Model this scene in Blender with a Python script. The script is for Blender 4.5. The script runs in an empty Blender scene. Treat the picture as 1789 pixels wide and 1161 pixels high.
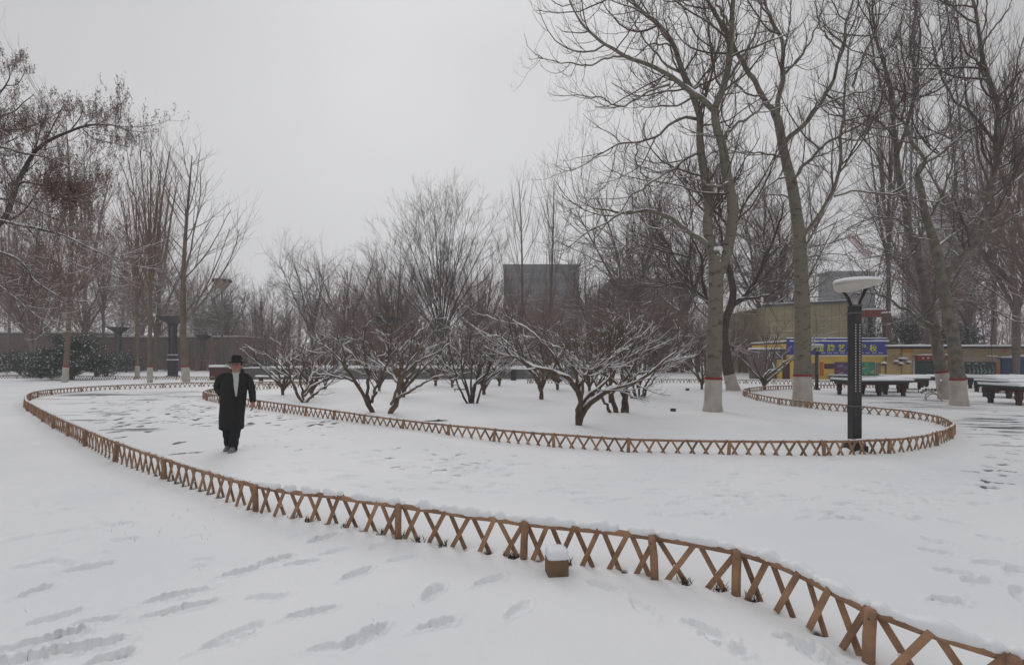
import bpy, math, random
import numpy as np
from mathutils import Vector, Matrix

# ------------------------------------------------------------------ camera, sky, sun
F, CX, HY, H = 850.0, 894.5, 625.0, 1.70      # focal length and horizon of the photograph in its own pixels, eye height
S = bpy.context.scene
COL = S.collection
cam_d = bpy.data.cameras.new("camera")
cam = bpy.data.objects.new("camera", cam_d)
COL.objects.link(cam)
cam.location = (0, 0, H)
cam.rotation_euler = (math.radians(90), 0, 0)
cam_d.sensor_width = 36.0
cam_d.lens = 36.0 * F / 1789.0
cam_d.shift_y = (HY - 580.5) / 1789.0
cam_d.clip_start = 0.05
cam_d.clip_end = 6000
S.camera = cam

SUN_DIR = Vector((-0.30, 1.0, 0.62)).normalized()
W = bpy.data.worlds.new("World")
S.world = W
W.use_nodes = True
nt = W.node_tree
nt.nodes.clear()
o_w = nt.nodes.new("ShaderNodeOutputWorld")
bg1 = nt.nodes.new("ShaderNodeBackground")
sky = nt.nodes.new("ShaderNodeTexSky")
sky.sky_type = 'NISHITA'
sky.sun_disc = False
sky.sun_elevation = math.asin(SUN_DIR.z)
sky.sun_rotation = math.atan2(SUN_DIR.x, SUN_DIR.y)
hs = nt.nodes.new("ShaderNodeHueSaturation")
hs.inputs["Saturation"].default_value = 0.06
nt.links.new(sky.outputs[0], hs.inputs["Color"])
nt.links.new(hs.outputs[0], bg1.inputs[0])
bg1.inputs[1].default_value = 0.05
# the closed cloud layer: pale grey, a little brighter round the hidden sun
tc = nt.nodes.new("ShaderNodeTexCoord")
dot = nt.nodes.new("ShaderNodeVectorMath"); dot.operation = 'DOT_PRODUCT'
nt.links.new(tc.outputs["Generated"], dot.inputs[0]); dot.inputs[1].default_value = Vector((-0.12, 1.0, 0.30)).normalized()
ramp = nt.nodes.new("ShaderNodeMapRange")
ramp.inputs["From Min"].default_value = 0.45; ramp.inputs["From Max"].default_value = 1.0
ramp.inputs["To Min"].default_value = 0.34; ramp.inputs["To Max"].default_value = 0.535
ramp.interpolation_type = 'SMOOTHSTEP'
nt.links.new(dot.outputs["Value"], ramp.inputs["Value"])
cn = nt.nodes.new("ShaderNodeTexNoise"); cn.inputs["Scale"].default_value = 1.6; cn.inputs["Detail"].default_value = 3
nt.links.new(tc.outputs["Generated"], cn.inputs["Vector"])
cm = nt.nodes.new("ShaderNodeMapRange"); cm.inputs["From Min"].default_value = 0.3; cm.inputs["From Max"].default_value = 0.7
cm.inputs["To Min"].default_value = 0.95; cm.inputs["To Max"].default_value = 1.05
nt.links.new(cn.outputs[0], cm.inputs["Value"])
mul = nt.nodes.new("ShaderNodeMath"); mul.operation = 'MULTIPLY'
nt.links.new(ramp.outputs[0], mul.inputs[0]); nt.links.new(cm.outputs[0], mul.inputs[1])
bg2 = nt.nodes.new("ShaderNodeBackground"); bg2.inputs[0].default_value = (0.985, 0.985, 1.0, 1)
# an overcast sky is brightest overhead
sepz = nt.nodes.new("ShaderNodeSeparateXYZ"); nt.links.new(tc.outputs["Generated"], sepz.inputs[0])
zen = nt.nodes.new("ShaderNodeMapRange"); zen.interpolation_type = 'SMOOTHSTEP'
zen.inputs["From Min"].default_value = 0.50; zen.inputs["From Max"].default_value = 1.0; zen.inputs["To Min"].default_value = 1.0; zen.inputs["To Max"].default_value = 2.1
nt.links.new(sepz.outputs[2], zen.inputs["Value"])
mul2 = nt.nodes.new("ShaderNodeMath"); mul2.operation = 'MULTIPLY'
nt.links.new(mul.outputs[0], mul2.inputs[0]); nt.links.new(zen.outputs[0], mul2.inputs[1])
nt.links.new(mul2.outputs[0], bg2.inputs[1])
mixw = nt.nodes.new("ShaderNodeMixShader"); mixw.inputs[0].default_value = 0.93
nt.links.new(bg1.outputs[0], mixw.inputs[1]); nt.links.new(bg2.outputs[0], mixw.inputs[2])
nt.links.new(mixw.outputs[0], o_w.inputs[0])

sun_d = bpy.data.lights.new("sun", 'SUN')
sun_d.energy = 0.5
sun_d.angle = math.radians(25)
sun_d.color = (1.0, 0.97, 0.93)
sun = bpy.data.objects.new("sun", sun_d)
COL.objects.link(sun)
sun.rotation_euler = SUN_DIR.to_track_quat('Z', 'Y').to_euler()

S.view_settings.view_transform = 'Standard'
S.view_settings.look = 'None'
S.view_settings.exposure = 0.37
S.view_settings.gamma = 1.0
S.view_settings.use_curve_mapping = False

# ------------------------------------------------------------------ helpers
def gnd(px, py, z=0.0):
    Y = F * (H - z) / (py - HY)
    return (px - CX) * Y / F, Y
def P3(px, py, Y):
    return ((px - CX) * Y / F, Y, H - (py - HY) * Y / F)

def hash2(ix, iy, seed=0):
    n = (ix.astype(np.int64) * 374761393 + iy.astype(np.int64) * 668265263 + seed * 974634777) & 0xFFFFFFFF
    n = ((n ^ (n >> 13)) * 1274126177) & 0xFFFFFFFF
    n = n ^ (n >> 16)
    return (n & 0xFFFF) / 65535.0
def vnoise(x, y, seed=0):
    ix = np.floor(x); iy = np.floor(y); fx = x - ix; fy = y - iy
    fx = fx * fx * (3 - 2 * fx); fy = fy * fy * (3 - 2 * fy)
    a = hash2(ix, iy, seed); b = hash2(ix + 1, iy, seed); c = hash2(ix, iy + 1, seed); d = hash2(ix + 1, iy + 1, seed)
    return (a * (1 - fx) + b * fx) * (1 - fy) + (c * (1 - fx) + d * fx) * fy
def fbm(x, y, oct=3, seed=0):
    s = 0; a = 1; t = 0
    for i in range(oct):
        s = s + a * vnoise(x * 2 ** i + 17 * i, y * 2 ** i - 9 * i, seed + i); t += a; a *= 0.5
    return s / t

def mat(name, col, rough=0.7, metal=0.0, var=None, scale=8.0, bump=0.0, bscale=40.0, stretch=None, emit=None, alpha=None):
    m = bpy.data.materials.new(name)
    m.use_nodes = True
    n = m.node_tree.nodes; l = m.node_tree.links
    b = n["Principled BSDF"]
    b.inputs["Base Color"].default_value = (*col, 1)
    b.inputs["Roughness"].default_value = rough
    b.inputs["Metallic"].default_value = metal
    b.inputs["Specular IOR Level"].default_value = 0.3
    t = n.new("ShaderNodeTexCoord")
    src = t.outputs["Object"]
    if stretch:
        mp = n.new("ShaderNodeMapping"); mp.inputs["Scale"].default_value = stretch
        l.new(src, mp.inputs["Vector"]); src = mp.outputs[0]
    if var:
        ns = n.new("ShaderNodeTexNoise"); ns.inputs["Scale"].default_value = scale; ns.inputs["Detail"].default_value = 5
        l.new(src, ns.inputs["Vector"])
        r = n.new("ShaderNodeValToRGB")
        r.color_ramp.elements[0].position = 0.35; r.color_ramp.elements[1].position = 0.68
        r.color_ramp.elements[0].color = (*col, 1); r.color_ramp.elements[1].color = (*var, 1)
        l.new(ns.outputs[0], r.inputs[0]); l.new(r.outputs[0], b.inputs["Base Color"])
    if bump:
        nb = n.new("ShaderNodeTexNoise"); nb.inputs["Scale"].default_value = bscale; nb.inputs["Detail"].default_value = 4
        l.new(src, nb.inputs["Vector"])
        bp = n.new("ShaderNodeBump"); bp.inputs["Strength"].default_value = bump; bp.inputs["Distance"].default_value = 0.02
        l.new(nb.outputs[0], bp.inputs["Height"]); l.new(bp.outputs[0], b.inputs["Normal"])
    return m

M = {}
M['snow'] = mat('snow', (0.80, 0.81, 0.83), 0.65, var=(0.84, 0.845, 0.86), scale=3, bump=0.25, bscale=30)
M['wood'] = mat('fence_wood', (0.37, 0.215, 0.125), 0.65, var=(0.215, 0.125, 0.078), scale=6, bump=0.35, bscale=60, stretch=(1, 1, 1))
def island_tint(m, lo, hi):
    n = m.node_tree.nodes; l = m.node_tree.links; b = n["Principled BSDF"]; src = b.inputs["Base Color"].links[0].from_socket
    ge = n.new("ShaderNodeNewGeometry"); mr = n.new("ShaderNodeMapRange"); mr.inputs["To Min"].default_value = lo; mr.inputs["To Max"].default_value = hi
    l.new(ge.outputs["Random Per Island"], mr.inputs["Value"])
    mx = n.new("ShaderNodeMix"); mx.data_type = 'RGBA'; mx.blend_type = 'MULTIPLY'; mx.inputs[0].default_value = 1
    l.new(src, mx.inputs[6]); l.new(mr.outputs[0], mx.inputs[7]); l.new(mx.outputs[2], b.inputs["Base Color"])
island_tint(M['wood'], .72, 1.25)
M['wood2'] = mat('fence_wood_weathered', (0.26, 0.17, 0.11), 0.7, var=(0.17, 0.11, 0.075), scale=4, bump=0.2)
M['twig'] = mat('twig_bark', (0.09, 0.066, 0.054), 0.85, var=(0.135, 0.10, 0.078), scale=2)
M['twig_b'] = mat('twig_bark_brown', (0.235, 0.150, 0.118), 0.85, var=(0.165, 0.105, 0.084), scale=1)
M['twig_g'] = mat('twig_bark_grey', (0.185, 0.15, 0.128), 0.85, var=(0.125, 0.10, 0.086), scale=1)
M['dark_bark'] = mat('dark_bark', (0.055, 0.045, 0.04), 0.9, var=(0.10, 0.085, 0.07), scale=9, bump=0.6, bscale=25)
M['plum_bark'] = mat('plum_bark', (0.075, 0.053, 0.040), 0.85, var=(0.14, 0.095, 0.062), scale=5, bump=0.6, bscale=30)
M['warm_bark'] = mat('warm_bark', (0.185, 0.13, 0.088), 0.85, var=(0.11, 0.082, 0.06), scale=3, bump=0.3)
M['white_paint'] = mat('limewash', (0.47, 0.43, 0.38), 0.8, var=(0.36, 0.32, 0.28), scale=3, bump=0.4, bscale=20)
M['red_paint'] = mat('red_paint', (0.30, 0.035, 0.03), 0.7, var=(0.18, 0.03, 0.03), scale=12)
M['black_metal'] = mat('black_metal', (0.022, 0.023, 0.026), 0.45, var=(0.045, 0.04, 0.04), scale=5)
M['grey_metal'] = mat('grey_metal', (0.14, 0.145, 0.15), 0.5, metal=0.3, var=(0.1, 0.1, 0.1), scale=6)
M['cream'] = mat('cream_plastic', (0.50, 0.475, 0.42), 0.5, var=(0.42, 0.40, 0.36), scale=3)
M['frost'] = mat('lamp_glass', (0.35, 0.37, 0.38), 0.35)
M['needles'] = mat('dark_needles', (0.045, 0.057, 0.045), 0.8, var=(0.075, 0.085, 0.07), scale=4)
M['seed'] = mat('dry_seeds', (0.24, 0.165, 0.145), 0.9, var=(0.15, 0.105, 0.092), scale=5)
M['grass'] = mat('dead_grass', (0.03, 0.03, 0.022), 0.9, var=(0.07, 0.06, 0.04), scale=9)

def bark_poplar():
    m = bpy.data.materials.new('poplar_bark'); m.use_nodes = True
    n = m.node_tree.nodes; l = m.node_tree.links; b = n["Principled BSDF"]
    b.inputs["Roughness"].default_value = 0.85; b.inputs["Specular IOR Level"].default_value = 0.2
    t = n.new("ShaderNodeTexCoord")
    n1 = n.new("ShaderNodeTexNoise"); n1.inputs["Scale"].default_value = 1.3; n1.inputs["Detail"].default_value = 4
    l.new(t.outputs["Object"], n1.inputs["Vector"])
    r1 = n.new("ShaderNodeValToRGB"); r1.color_ramp.elements[0].position = 0.35; r1.color_ramp.elements[1].position = 0.65
    r1.color_ramp.elements[0].color = (0.165, 0.155, 0.122, 1); r1.color_ramp.elements[1].color = (0.205, 0.172, 0.136, 1)
    l.new(n1.outputs[0], r1.inputs[0])
    mp = n.new("ShaderNodeMapping"); mp.inputs["Scale"].default_value = (3.4, 3.4, 9)
    l.new(t.outputs["Object"], mp.inputs["Vector"])
    n2 = n.new("ShaderNodeTexNoise"); n2.inputs["Scale"].default_value = 1.0; n2.inputs["Detail"].default_value = 3; n2.inputs["Roughness"].default_value = 0.65
    l.new(mp.outputs[0], n2.inputs["Vector"])
    r2 = n.new("ShaderNodeValToRGB"); r2.color_ramp.elements[0].position = 0.53; r2.color_ramp.elements[1].position = 0.68
    r2.color_ramp.elements[0].color = (0, 0, 0, 1); r2.color_ramp.elements[1].color = (1, 1, 1, 1)
    l.new(n2.outputs[0], r2.inputs[0])
    mx = n.new("ShaderNodeMix"); mx.data_type = 'RGBA'
    l.new(r2.outputs[0], mx.inputs[0]); l.new(r1.outputs[0], mx.inputs[6]); mx.inputs[7].default_value = (0.085, 0.07, 0.055, 1)
    l.new(mx.outputs[2], b.inputs["Base Color"])
    bp = n.new("ShaderNodeBump"); bp.inputs["Strength"].default_value = 0.5; bp.inputs["Distance"].default_value = 0.03
    l.new(n2.outputs[0], bp.inputs["Height"]); l.new(bp.outputs[0], b.inputs["Normal"])
    return m
M['poplar'] = bark_poplar()
M['poplar_dark'] = mat('poplar_bark_dark', (0.19, 0.17, 0.14), .88, var=(0.10, 0.085, 0.07), scale=5, bump=.6, bscale=14)

def ground_mat():
    m = bpy.data.materials.new('snow_ground'); m.use_nodes = True
    n = m.node_tree.nodes; l = m.node_tree.links; b = n["Principled BSDF"]
    b.inputs["Roughness"].default_value = 0.7; b.inputs["Specular IOR Level"].default_value = 0.25
    t = n.new("ShaderNodeTexCoord")
    a = n.new("ShaderNodeAttribute"); a.attribute_name = 'bare'
    n1 = n.new("ShaderNodeTexNoise"); n1.inputs["Scale"].default_value = 0.35; n1.inputs["Detail"].default_value = 5
    l.new(t.outputs["Object"], n1.inputs["Vector"])
    r1 = n.new("ShaderNodeValToRGB"); r1.color_ramp.elements[0].color = (0.755, 0.765, 0.785, 1); r1.color_ramp.elements[1].color = (0.83, 0.835, 0.845, 1)
    r1.color_ramp.elements[0].position = 0.35; r1.color_ramp.elements[1].position = 0.65
    l.new(n1.outputs[0], r1.inputs[0])
    n2 = n.new("ShaderNodeTexNoise"); n2.inputs["Scale"].default_value = 22; n2.inputs["Detail"].default_value = 5
    l.new(t.outputs["Object"], n2.inputs["Vector"])
    ad = n.new("ShaderNodeMath"); ad.operation = 'MULTIPLY_ADD'; ad.inputs[1].default_value = 0.5
    l.new(n2.outputs[0], ad.inputs[0]); l.new(a.outputs["Fac"], ad.inputs[2])
    r2 = n.new("ShaderNodeMapRange"); r2.inputs["From Min"].default_value = 0.45; r2.inputs["From Max"].default_value = 1.15
    l.new(ad.outputs[0], r2.inputs["Value"])
    mx = n.new("ShaderNodeMix"); mx.data_type = 'RGBA'
    l.new(r2.outputs[0], mx.inputs[0]); l.new(r1.outputs[0], mx.inputs[6]); mx.inputs[7].default_value = (0.085, 0.085, 0.088, 1)
    l.new(mx.outputs[2], b.inputs["Base Color"])
    bp = n.new("ShaderNodeBump"); bp.inputs["Strength"].default_value = 0.45; bp.inputs["Distance"].default_value = 0.008
    l.new(n2.outputs[0], bp.inputs["Height"]); l.new(bp.outputs[0], b.inputs["Normal"])
    return m
M['ground'] = ground_mat()

class MB:
    """collects quads / triangles and links them as one mesh object"""
    def __init__(s): s.v = []; s.f = {}; s.n = 0
    def add(s, v, f):
        v = np.asarray(v, float).reshape(-1, 3); f = np.asarray(f, np.int64)
        s.f.setdefault(f.shape[1], []).append(f + s.n); s.v.append(v); s.n += len(v)
    def addp(s, v, faces):
        for k in set(len(f) for f in faces):
            fs = [f for f in faces if len(f) == k]
            s.f.setdefault(k, []).append(np.array(fs, np.int64) + s.n)
        v = np.asarray(v, float).reshape(-1, 3); s.v.append(v); s.n += len(v)
    def box(s, c, d, rz=0.0, R=None, taper=1.0):
        x, y, z = d[0] / 2, d[1] / 2, d[2] / 2; t = taper
        v = np.array([(-x, -y, -z), (x, -y, -z), (x, y, -z), (-x, y, -z), (-x * t, -y * t, z), (x * t, -y * t, z), (x * t, y * t, z), (-x * t, y * t, z)])
        if R is None and rz:
            R = np.array([[math.cos(rz), -math.sin(rz), 0], [math.sin(rz), math.cos(rz), 0], [0, 0, 1]])
        if R is not None: v = v @ np.asarray(R).T
        s.add(v + np.array(c), [(0, 3, 2, 1), (4, 5, 6, 7), (0, 1, 5, 4), (1, 2, 6, 5), (2, 3, 7, 6), (3, 0, 4, 7)])
    def bar(s, a, b, w, t, side=(0, 1, 0)):
        a = np.array(a, float); b = np.array(b, float); d = b - a; L = np.linalg.norm(d); d /= L
        n = np.array(side, float); n -= d * n.dot(d); n /= np.linalg.norm(n); u = np.cross(n, d)
        s.box((a + b) / 2, (w, t, L), R=np.stack([u, n, d], 1))
    def tubes(s, P, R, k=6, cap=False):
        P = np.asarray(P, float); R = np.asarray(R, float)
        N, K, _ = P.shape
        T = np.gradient(P, axis=1); T /= np.linalg.norm(T, axis=2, keepdims=True) + 1e-9
        mt = P[:, -1] - P[:, 0]; mt /= np.linalg.norm(mt, axis=1, keepdims=True) + 1e-9
        ref = np.where(np.abs(mt[:, 2:3]) > 0.75, np.array([[0.0, 1.0, 0.0]]), np.array([[0.0, 0.0, 1.0]]))[:, None, :]
        U = np.cross(T, ref); U /= np.linalg.norm(U, axis=2, keepdims=True) + 1e-9
        V = np.cross(T, U)
        a = np.arange(k) * 2 * math.pi / k
        v = P[:, :, None, :] + R[:, :, None, None] * (np.cos(a)[None, None, :, None] * U[:, :, None, :] + np.sin(a)[None, None, :, None] * V[:, :, None, :])
        base = (np.arange(N) * K * k)[:, None, None]
        i = (np.arange(K - 1) * k)[None, :, None]; j = np.arange(k)[None, None, :]; j2 = (j + 1) % k
        f = np.stack([base + i + j, base + i + j2, base + i + k + j2, base + i + k + j], -1).reshape(-1, 4)
        off = s.n
        s.add(v.reshape(-1, 3), f)
        if cap:
            for q in range(N):
                b0 = off + q * K * k
                s.f.setdefault(k, []).append(np.array([[b0 + k - 1 - j for j in range(k)], [b0 + (K - 1) * k + j for j in range(k)]], np.int64))
    def tube(s, pts, rad, k=8, cap=True):
        pts = np.array(pts, float)
        if np.isscalar(rad): rad = [rad] * len(pts)
        s.tubes(pts[None], np.array(rad, float)[None], k, cap)
    def lathe(s, prof, c=(0, 0, 0), k=24, sx=1, sy=1, rot=0.0):
        c = np.array(c, float); a = np.arange(k) * 2 * math.pi / k + rot; pr = np.array(prof, float)
        v = np.stack([pr[:, 0:1] * np.cos(a) * sx + c[0], pr[:, 0:1] * np.sin(a) * sy + c[1], np.repeat(pr[:, 1:2], k, 1) + c[2]], -1)
        K = len(pr); i = (np.arange(K - 1) * k)[:, None]; j = np.arange(k)[None]; j2 = (j + 1) % k
        f = np.stack([i + j, i + j2, i + k + j2, i + k + j], -1).reshape(-1, 4)
        s.add(v.reshape(-1, 3), f)
    def loft(s, rings, k=20, p=2.0):
        """rings of (cx,cy,cz,rx,ry), closed at both ends"""
        r = np.array(rings, float); a = np.arange(k) * 2 * math.pi / k
        ca, sa = np.cos(a), np.sin(a)
        if p != 2.0: ca = np.sign(ca) * np.abs(ca) ** (2 / p); sa = np.sign(sa) * np.abs(sa) ** (2 / p)
        v = np.stack([r[:, 0:1] + r[:, 3:4] * ca, r[:, 1:2] + r[:, 4:5] * sa, np.repeat(r[:, 2:3], k, 1)], -1)
        K = len(r); i = (np.arange(K - 1) * k)[:, None]; j = np.arange(k)[None]; j2 = (j + 1) % k
        f = np.stack([i + j, i + j2, i + k + j2, i + k + j], -1).reshape(-1, 4)
        off = s.n
        s.add(v.reshape(-1, 3), f)
        s.f.setdefault(k, []).append(np.array([[off + k - 1 - q for q in range(k)], [off + (K - 1) * k + q for q in range(k)]], np.int64))
    def mesh(s, name, m, smooth=False):
        me = bpy.data.meshes.new(name)
        V = np.concatenate(s.v) if s.v else np.zeros((0, 3))
        loops = []; starts = []; tot = 0
        for k in sorted(s.f):
            fs = np.concatenate(s.f[k]); loops.append(fs.reshape(-1)); starts.append(tot + np.arange(len(fs)) * k); tot += fs.size
        me.vertices.add(len(V)); me.vertices.foreach_set('co', V.astype(np.float32).reshape(-1))
        L = np.concatenate(loops).astype(np.int32); St = np.concatenate(starts).astype(np.int32)
        me.loops.add(len(L)); me.loops.foreach_set('vertex_index', L)
        me.polygons.add(len(St)); me.polygons.foreach_set('loop_start', St)
        me.polygons.foreach_set('use_smooth', np.full(len(St), smooth))
        me.update(calc_edges=True)
        if m: me.materials.append(m)
        return me
    def build(s, name, m, parent=None, smooth=False, bevel=0.0):
        if not s.v: return None
        o = bpy.data.objects.new(name, s.mesh(name, m, smooth))
        COL.objects.link(o)
        if parent: o.parent = parent
        if bevel:
            b = o.modifiers.new('bevel', 'BEVEL'); b.width = bevel; b.segments = 2; b.limit_method = 'ANGLE'
        return o

def tag(o, label=None, cat=None, group=None, kind=None):
    if label: o['label'] = label
    if cat: o['category'] = cat
    if group: o['group'] = group
    if kind: o['kind'] = kind
    return o
def thing(name, label, cat, loc=(0, 0, 0), rz=0.0, group=None, sc=1.0):
    o = bpy.data.objects.new(name, None); COL.objects.link(o)
    o.empty_display_size = 0.2
    o.location = loc; o.rotation_euler = (0, 0, rz); o.scale = (sc, sc, sc) if np.isscalar(sc) else sc
    return tag(o, label, cat, group)
def dup(root, label, loc, rz=0.0, sc=None):
    r = root.copy(); COL.objects.link(r); r.location = loc; r.rotation_euler = (0, 0, rz)
    if sc is not None: r.scale = (sc, sc, sc) if np.isscalar(sc) else sc
    r['label'] = label
    for ch in list(root.children):
        c = ch.copy(); COL.objects.link(c); c.parent = r
        for g in list(ch.children):
            d = g.copy(); COL.objects.link(d); d.parent = c
    return r

# ------------------------------------------------------------------ ground: one polar sheet of snow
OUT = [(1880, 1215, 1152), (1789, 1236, 1148), (1520, 1150, 1060), (1405, 1083, 1000), (1292, 1035, 958), (1145, 1003, 932), (1030, 985, 920), (920, 972, 910), (700, 935, 880), (570, 910, 862), (450, 888, 846),
       (292, 836, 801), (205, 804, 771), (152, 778, 749), (112, 756, 733), (80, 738, 718), (58, 723, 706), (45, 712, 698), (48, 701, 688), (70, 693, 682), (110, 687, 678),
       (170, 682, 674), (240, 678.5, 671), (330, 675.5, 668), (420, 674, 667), (560, 671, 665)]
ISL = [(560, 673.5, 664.5), (500, 677, 668), (445, 681, 671), (395, 686, 675.5), (364, 692, 680), (357, 697, 684), (372, 702, 688), (400, 706, 691), (455, 714, 699), (560, 729, 713), (700, 748, 732), (870, 770, 749), (1005, 783, 759),
       (1100, 789, 765), (1212, 793, 768), (1330, 795, 769), (1430, 795.5, 769), (1510, 793, 767.5), (1590, 787, 763), (1640, 776, 753), (1664, 762, 743), (1664, 752, 737),
       (1640, 740, 727), (1600, 732, 719), (1560, 727, 714), (1480, 719.5, 706.5), (1430, 714.5, 702.5), (1370, 707, 696), (1325, 699, 688.5), (1299, 691, 681.5), (1310, 685, 677), (1345, 681.5, 674), (1400, 679, 672.5), (1470, 677.5, 671.5), (1545, 676.5, 671)]
BACK = [(920, 669.5, 663), (1000, 668.5, 662), (1100, 668, 661.5), (1200, 668.5, 662), (1300, 669.5, 663), (1380, 671, 664), (1480, 672, 665.5)]
LEFTB = [(-60, 661, 656), (60, 661, 656), (180, 662, 656.5), (300, 663, 657.5), (375, 664, 658)]

def catmull(pts, K):
    p = np.array(pts, float)
    if len(p) == 2: 
        t = np.linspace(0, 1, K)[:, None]; return p[0] * (1 - t) + p[1] * t
    p = np.vstack([2 * p[0] - p[1], p, 2 * p[-1] - p[-2]])
    n = len(p) - 3
    d = np.linalg.norm(np.diff(p[1:-1], axis=0), axis=1); cum = np.concatenate([[0], np.cumsum(d)]); 
    s = np.linspace(0, cum[-1], K); i = np.clip(np.searchsorted(cum, s, side='right') - 1, 0, n - 1)
    t = ((s - cum[i]) / (d[i] + 1e-9))[:, None]
    a, b, c, e = p[i], p[i + 1], p[i + 2], p[i + 3]
    return 0.5 * (2 * b + (c - a) * t + (2 * a - 5 * b + 4 * c - e) * t * t + (3 * b - 3 * c + e - a) * t ** 3)

def fence_path(T):
    w = []
    for px, yb, yt in T:
        x, y = gnd(px, yb); h = (yb - yt) * y / F
        w.append((x, y, min(max(h, 0.2), 0.31)))
    return np.array(w)

rng = np.random.default_rng(11)
# footprints in metres: x, y, heading, half length, half width, depth, bare
prints = []
def fp(px, py, ang, ln, wd, dp, bare):
    x, y = gnd(px, py); prints.append((x, y, ang, ln, wd, dp, bare))
near = [(560, 938, 0.9, .13, .05, .05, .55), (480, 975, 0.75, .17, .05, .045, .3), (525, 980, .45, .20, .03, .03, .15), (415, 997, .75, .18, .05, .04, .2), (300, 1040, .7, .24, .045, .04, .15),
        (310, 1062, .65, .26, .045, .04, .3), (150, 990, 0.7, .16, .05, .03, .05), (62, 1030, 1.2, .10, .045, .04, .4), (55, 985, .9, .12, .05, .025, .0), (105, 1108, .5, .11, .035, .05, 1.0), (60, 1118, .55, .28, .05, .05, .15), (140, 1128, .45, .30, .05, .05, .2),
        (20, 1150, .5, .25, .05, .05, .2), (190, 1148, .8, .10, .05, .04, .45), (95, 1075, .8, .12, .05, .03, .1), (170, 1080, .4, .14, .035, .03, .1), (205, 915, .5, .12, .05, .02, 0), (215, 940, .4, .12, .05, .02, 0), (515, 934, 1.4, .08, .06, .012, 0), (665, 952, .9, .10, .07, .015, .0),
        (700, 975, .6, .16, .04, .02, .0), (620, 1000, 1.1, .12, .05, .03, .0), (540, 1068, .6, .22, .045, .035, .02), (640, 1108, .9, .20, .05, .04, 0), (760, 1092, .6, .24, .045, .035, 0), (755, 1035, 1.3, .12, .05, .035, 0), (855, 1012, .7, .15, .045, .03, 0),
        (1050, 1022, -.6, .15, .045, .028, 0), (1235, 1100, -.8, .18, .05, .03, 0), (1265, 1125, -.8, .14, .04, .03, 0), (1395, 1122, -.5, .12, .05, .04, 0), (1430, 1145, -.8, .14, .05, .04, 0), (390, 1120, .8, .16, .045, .025, .05), (420, 1100, .8, .12, .045, .02, 0), (110, 890, .3, .12, .05, .02, .05), (90, 930, .9, .10, .05, .015, 0)]
for q in near:
    q = list(q); q[3] = min(q[3], .135 if q[0] > 360 else .20); q[5] = q[5] * 1.15; q[4] = q[4] * .95; fp(*q)
for px, py, an_ in ((465, 1040, .7), (585, 960, .8), (905, 1065, .9), (580, 1130, .8), (1120, 1060, -.7), (30, 940, .8)):
    fp(px, py, an_ + rng.uniform(-.6, .6), .12, .045, .022, .02)
for k_ in range(9):
    fp(425 + k_ * 19, 777 - k_ * 5 + (k_ % 2) * 5, 2.4, .14, .055, .02, .35)
for q in [(1640, 945), (1668, 912), (1650, 890), (1705, 1015), (1668, 1000), (1655, 1048), (1775, 998), (1640, 965), (1735, 940), (1700, 880), (1775, 870), (1560, 860), (1600, 905), (1725, 985), (1785, 1040), (1560, 880)]:
    fp(q[0], q[1], rng.uniform(-1, 1), .12, .05, .035, .12)
zz = [(530, 620), (475, 560), (390, 535), (510, 505), (530, 460), (515, 430), (750, 500), (760, 440), (850, 412), (845, 462), (855, 522), (830, 555), (590, 350), (735, 275), (900, 220), (830, 225), (825, 248), (675, 330), (1215, 243), (1195, 265), (1110, 285), (1245, 405),
      (1320, 437), (1365, 420), (1325, 480), (1415, 393), (1460, 390), (1300, 285), (1330, 292), (1140, 670), (1285, 770), (1160, 780), (1380, 300), (1450, 310), (1470, 325), (1160, 300), (580, 380), (1150, 320), (820, 215), (740, 225)]
for zx, zy in zz:
    fp(120 + zx / 5.96, 660 + zy / 5.96, rng.uniform(.6, 2.5), .19, .085, .05, 1.25)
for i in range(300):      # trodden snow on the path, beyond and around the man
    px = rng.uniform(150, 600); py = rng.uniform(684, 745)
    if py - 684 < (px - 400) * 0.16: continue
    if py > 700 + (px - 60) * 0.55: continue
    fp(px, py, rng.uniform(.3, 2.8), .18, .075, .035, rng.choice([0.35, 0.7, 1.1]))
for i in range(300):      # faint prints across the near path
    px = rng.uniform(430, 1770); py = rng.uniform(800, 905)
    if py > 835 + (px - 450) * 0.075 and px < 1150: continue
    if px > 1500 and py < 810: continue
    fp(px, py, rng.normal(0, .35), rng.uniform(.09, .2), .05, .016, rng.choice([0, 0, .12, .3]))
for i in range(90):
    px = rng.uniform(430, 900); py = 725 + (px - 430) * .125 + rng.uniform(8, 60)
    fp(px, py, rng.uniform(0, 3.1), .13, .055, .02, rng.choice([0, .1, .35, .6]))
for i in range(240):      # right side path between island and the tables
    px = rng.uniform(1480, 1789); py = rng.uniform(700, 860)
    if py > 718 and px < 1690: continue
    fp(px, py, rng.uniform(0, 3.1), .14, .055, .025, rng.choice([0, .3, .6, .9]))
for i in range(40):
    px = rng.uniform(0, 420); py = rng.uniform(820, 1000)
    if py < 745 + px * .36: continue
    fp(px, py, rng.uniform(0, 3.1), .1, .045, .012, 0)

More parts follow.
